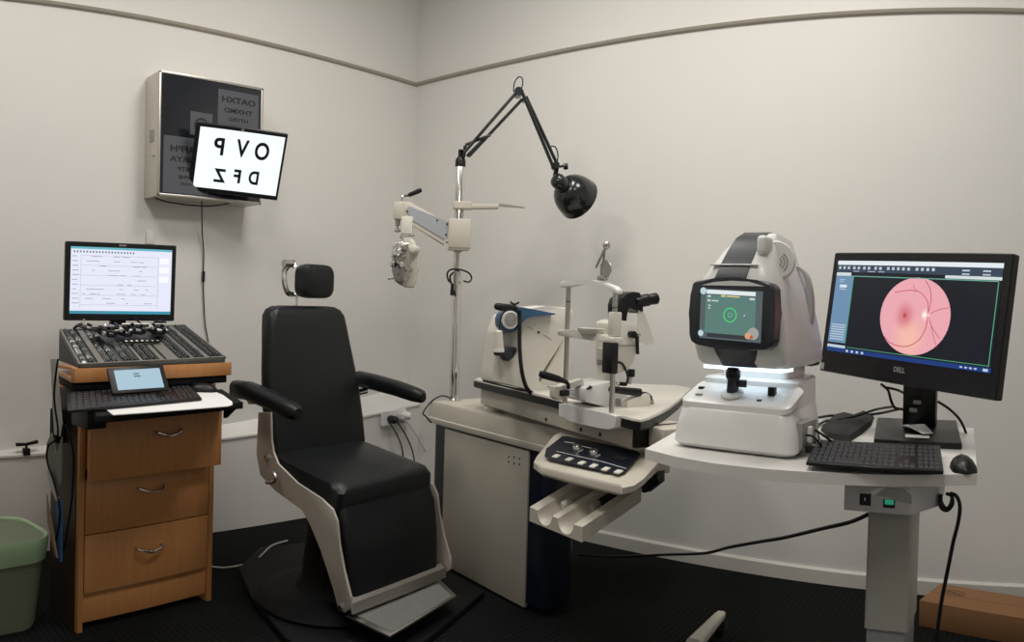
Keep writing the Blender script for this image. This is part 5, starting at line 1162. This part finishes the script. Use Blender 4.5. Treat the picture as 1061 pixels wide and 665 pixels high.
for k, (x, y) in enumerate(((950, 417), (946, 425))):
    p = WORLD.y(x, y, NY-.025); b = MB(); b.box(p.x-.012, p.x+.012, NY-.026, NY-.010, p.z-.006, p.z+.006, .003); to_mon(b.build('cable_clip', M_GREYM))
zs = DZ+.0185
b = MB(); v = [WORLD.z(x, y, zs+.01) for x, y in ((934, 441), (942, 437.5), (958, 441), (967, 447), (956, 449), (944, 444))]
vv = [(p.x, p.y, zs+.002+.012*math.sin(i*1.9+1)**2) for i, p in enumerate(v)]; b.prism(vv, (0, 0, .0015)); tag(b.build('paper_scrap', M_PAPER, smooth=False), 'crumpled white paper scrap lying on the black computer stand', 'paper')
b = MB(); v = [WORLD.z(x, y, zs) for x, y in ((938, 450), (963, 451.5), (963, 454), (938, 453))]; b.prism([(p.x, p.y, zs) for p in v], (0, 0, .001)); tag(b.build('white_label', M_PAPER, smooth=False), 'narrow white label stuck at the front of the black computer stand', 'label')

k2 = keyboard('black computer keyboard on the white desk before the large computer', [WORLD.z(846, 461.5, DZ+.012), WORLD.z(974, 468, DZ+.012), WORLD.z(977.5, 491.5, DZ+.012), WORLD.z(835, 483.5, DZ+.009)], .008, .008)
mp = WORLD.z(998, 482, DZ+.01); mouse('black computer mouse at the right edge of the white desk', mp.x, mp.y, DZ, .25, .115, .062)
# black cloth pouch with adaptors
b = MB(); base = [WORLD.z(x, y, DZ) for x, y in ((850, 446), (858, 440), (864, 434), (874, 432), (885, 434), (896, 430), (906, 433), (903, 441), (893, 450), (880, 458.5), (868, 458), (858, 453))]
c_ = sum(base, Vector())/len(base); rr2 = random.Random(5)
l1 = [(p.x, p.y, DZ+.0005) for p in base]; l2 = [(c_.x+(p.x-c_.x)*.93, c_.y+(p.y-c_.y)*.93, DZ+.010+rr2.uniform(0, .010)) for p in base]; l3 = [(c_.x+(p.x-c_.x)*.55, c_.y+(p.y-c_.y)*.55, DZ+.012+rr2.uniform(0, .016)) for p in base]; l4 = [(c_.x+(p.x-c_.x)*.12, c_.y+(p.y-c_.y)*.12, DZ+.022) for p in base]
b.loft([l1, l2, l3, l4]); o = b.build('cloth_pouch', mat('black_cloth', (.014, .014, .016), .85, noise=.15, nscale=60)); tag(o, 'rumpled black cloth pouch lying between retinal camera and large computer', 'pouch')
for pts, r_, lb in (([(846, 433, .86), (862, 430.5, .86), (880, 431, .862), (895, 430, .862), (912, 428, .87), (930, 424, .90)], .0045, 'thick black cable crossing the desk from retinal camera to large computer'),
                    ([(846, 441, .857), (856, 436, .857), (872, 434, .87), (890, 430, .88), (908, 424, .90), (926, 421, .93)], .0040, 'black cable lying over the pouch towards the computer stand')):
    m = MB(); m.tube([WORLD.z(x, y, z) for x, y, z in pts], r_, 8); tag(m.build('desk_cable', M_BLACK), lb, 'cable')
for pts, r_, lb in (([(913, 398), (920, 404), (923, 414), (927, 422), (936, 424)], .0045, 'black cable loop hanging below the large computer, left of its stand'),
                    ([(916, 401), (930, 404), (940, 410), (944, 418)], .0040, 'short black cable running from the large computer into its stand neck'),
                    ([(972, 416), (984, 424), (994, 434), (1000, 446), (1003, 458), (1003, 466)], .0042, 'black cable curving down right of the large computer stand')):
    m = MB(); m.tube([WORLD.y(x, y, 2.36+.02*(i % 2)) for i, (x, y) in enumerate(pts)], r_, 8); tag(m.build('computer_cable', M_BLACK), lb, 'cable')

# cables below the desk
def RNG(px, py, r_):
    d = pray(px, py); k_ = r_/math.hypot(d.x, d.y); return Vector((d.x*k_, d.y*k_, EYE+d.z*k_))
pts = [RNG(600, 574.5, 3.15), RNG(640, 576.5, 3.1), RNG(690, 574.5, 2.9), RNG(730, 573, 2.65), RNG(755, 567, 2.5), RNG(785, 561.5, 2.35), RNG(812, 557, 2.22), RNG(850, 548, 2.05), RNG(880, 541, 1.95), RNG(899, 533, 1.88)]
pts = [Vector((p.x, p.y, max(p.z, .006))) for p in pts]
m = MB(); m.tube(pts, .0052, 8); tag(m.build('power_cable', M_BLACK), 'black power cable stretching from the desk box down to the console', 'cable')
cyb = 1.83
m = MB()
for k in range(3): m.tube([WORLD.y(x, y, cyb+.01*k) for x, y in ((975, 512), (973.5+k, 520), (976+k*2, 527), (982, 528.5-k), (987-k, 522), (986, 514), (980, 511))], .0042, 8)
tag(m.build('coiled_lead', M_BLACK), 'coiled black lead hanging under the right end of the desk', 'cable')
m = MB(); m.tube([WORLD.y(x, y, cyb) for x, y in ((984, 511), (991, 514), (994.5, 524), (993, 540), (988, 560), (984, 580), (980, 600), (976, 620), (973, 640), (970, 665), (968, 700))], .0048, 8)
tag(m.build('hanging_lead', M_BLACK), 'black lead dropping from the coil toward the cardboard box', 'cable')

# ------------------------------------------------------------------ cardboard box
Bf = Frame(-.392, 2.99, -.285)
t = thing('cardboard_box', 'long flat brown cardboard box on the floor against the right wall', 'box', Bf)
b = MB(); b.box(0, .95, .0, .215, 0, .10, .001); b.build('carton', M_CARD, t)
b = MB(); b.box(-.0006, .9506, .105, .11, .0995, .1004); b.build('lid_seam', mat('box_seam', (.20, .10, .045), .8, noise=.05), t)
IK = mat('box_ink', (.06, .035, .02), .8, noise=.05)
m = MB(); cx_, cy_ = .092, .135
m.loft([[(cx_+a_*cs(2*PI*k/32), cy_+b_*sn(2*PI*k/32), z) for k in range(32)] for a_, b_, z in ((.040, .026, .1002), (.040, .026, .1008), (.043, .029, .1008), (.043, .029, .1002))], cap=False); m.build('box_logo', IK, t)
text_mesh('box_lettering', 'DELL', .028, IK, t, (cx_, cy_, .1006), (0, 0, 0))

# ------------------------------------------------------------------ stool foot at the bottom of the picture
a, c_ = WORLD.z(747, 637, .07), WORLD.z(722, 668, .085)
dd = (c_-a); dd.z = 0; L_ = dd.length; th = math.atan2(dd.y, dd.x)
t = thing('stool_leg', 'pale grey metal stool leg poking in at the bottom edge of the picture', 'stool leg', loc=(a.x, a.y, 0), th=th)
b = MB(); b.loft([[(x, y, z) for y, z in rrect(-w_, w_, zc-h_, zc+h_, min(w_, h_)*.7, 4)] for x, w_, h_, zc in ((-.012, .010, .008, .070), (-.004, .017, .014, .070), (.03, .019, .016, .074), (.35, .026, .022, .10))]); b.build('leg', M_CREAM, t)
b = MB(); b.cyl((.012, -.012, .026), (.012, .012, .026), .026, seg=20); b.cyl((.012, 0, .03), (.012, 0, .062), .007, seg=10); b.build('castor', M_BLACK, t)
flush_keys(90)
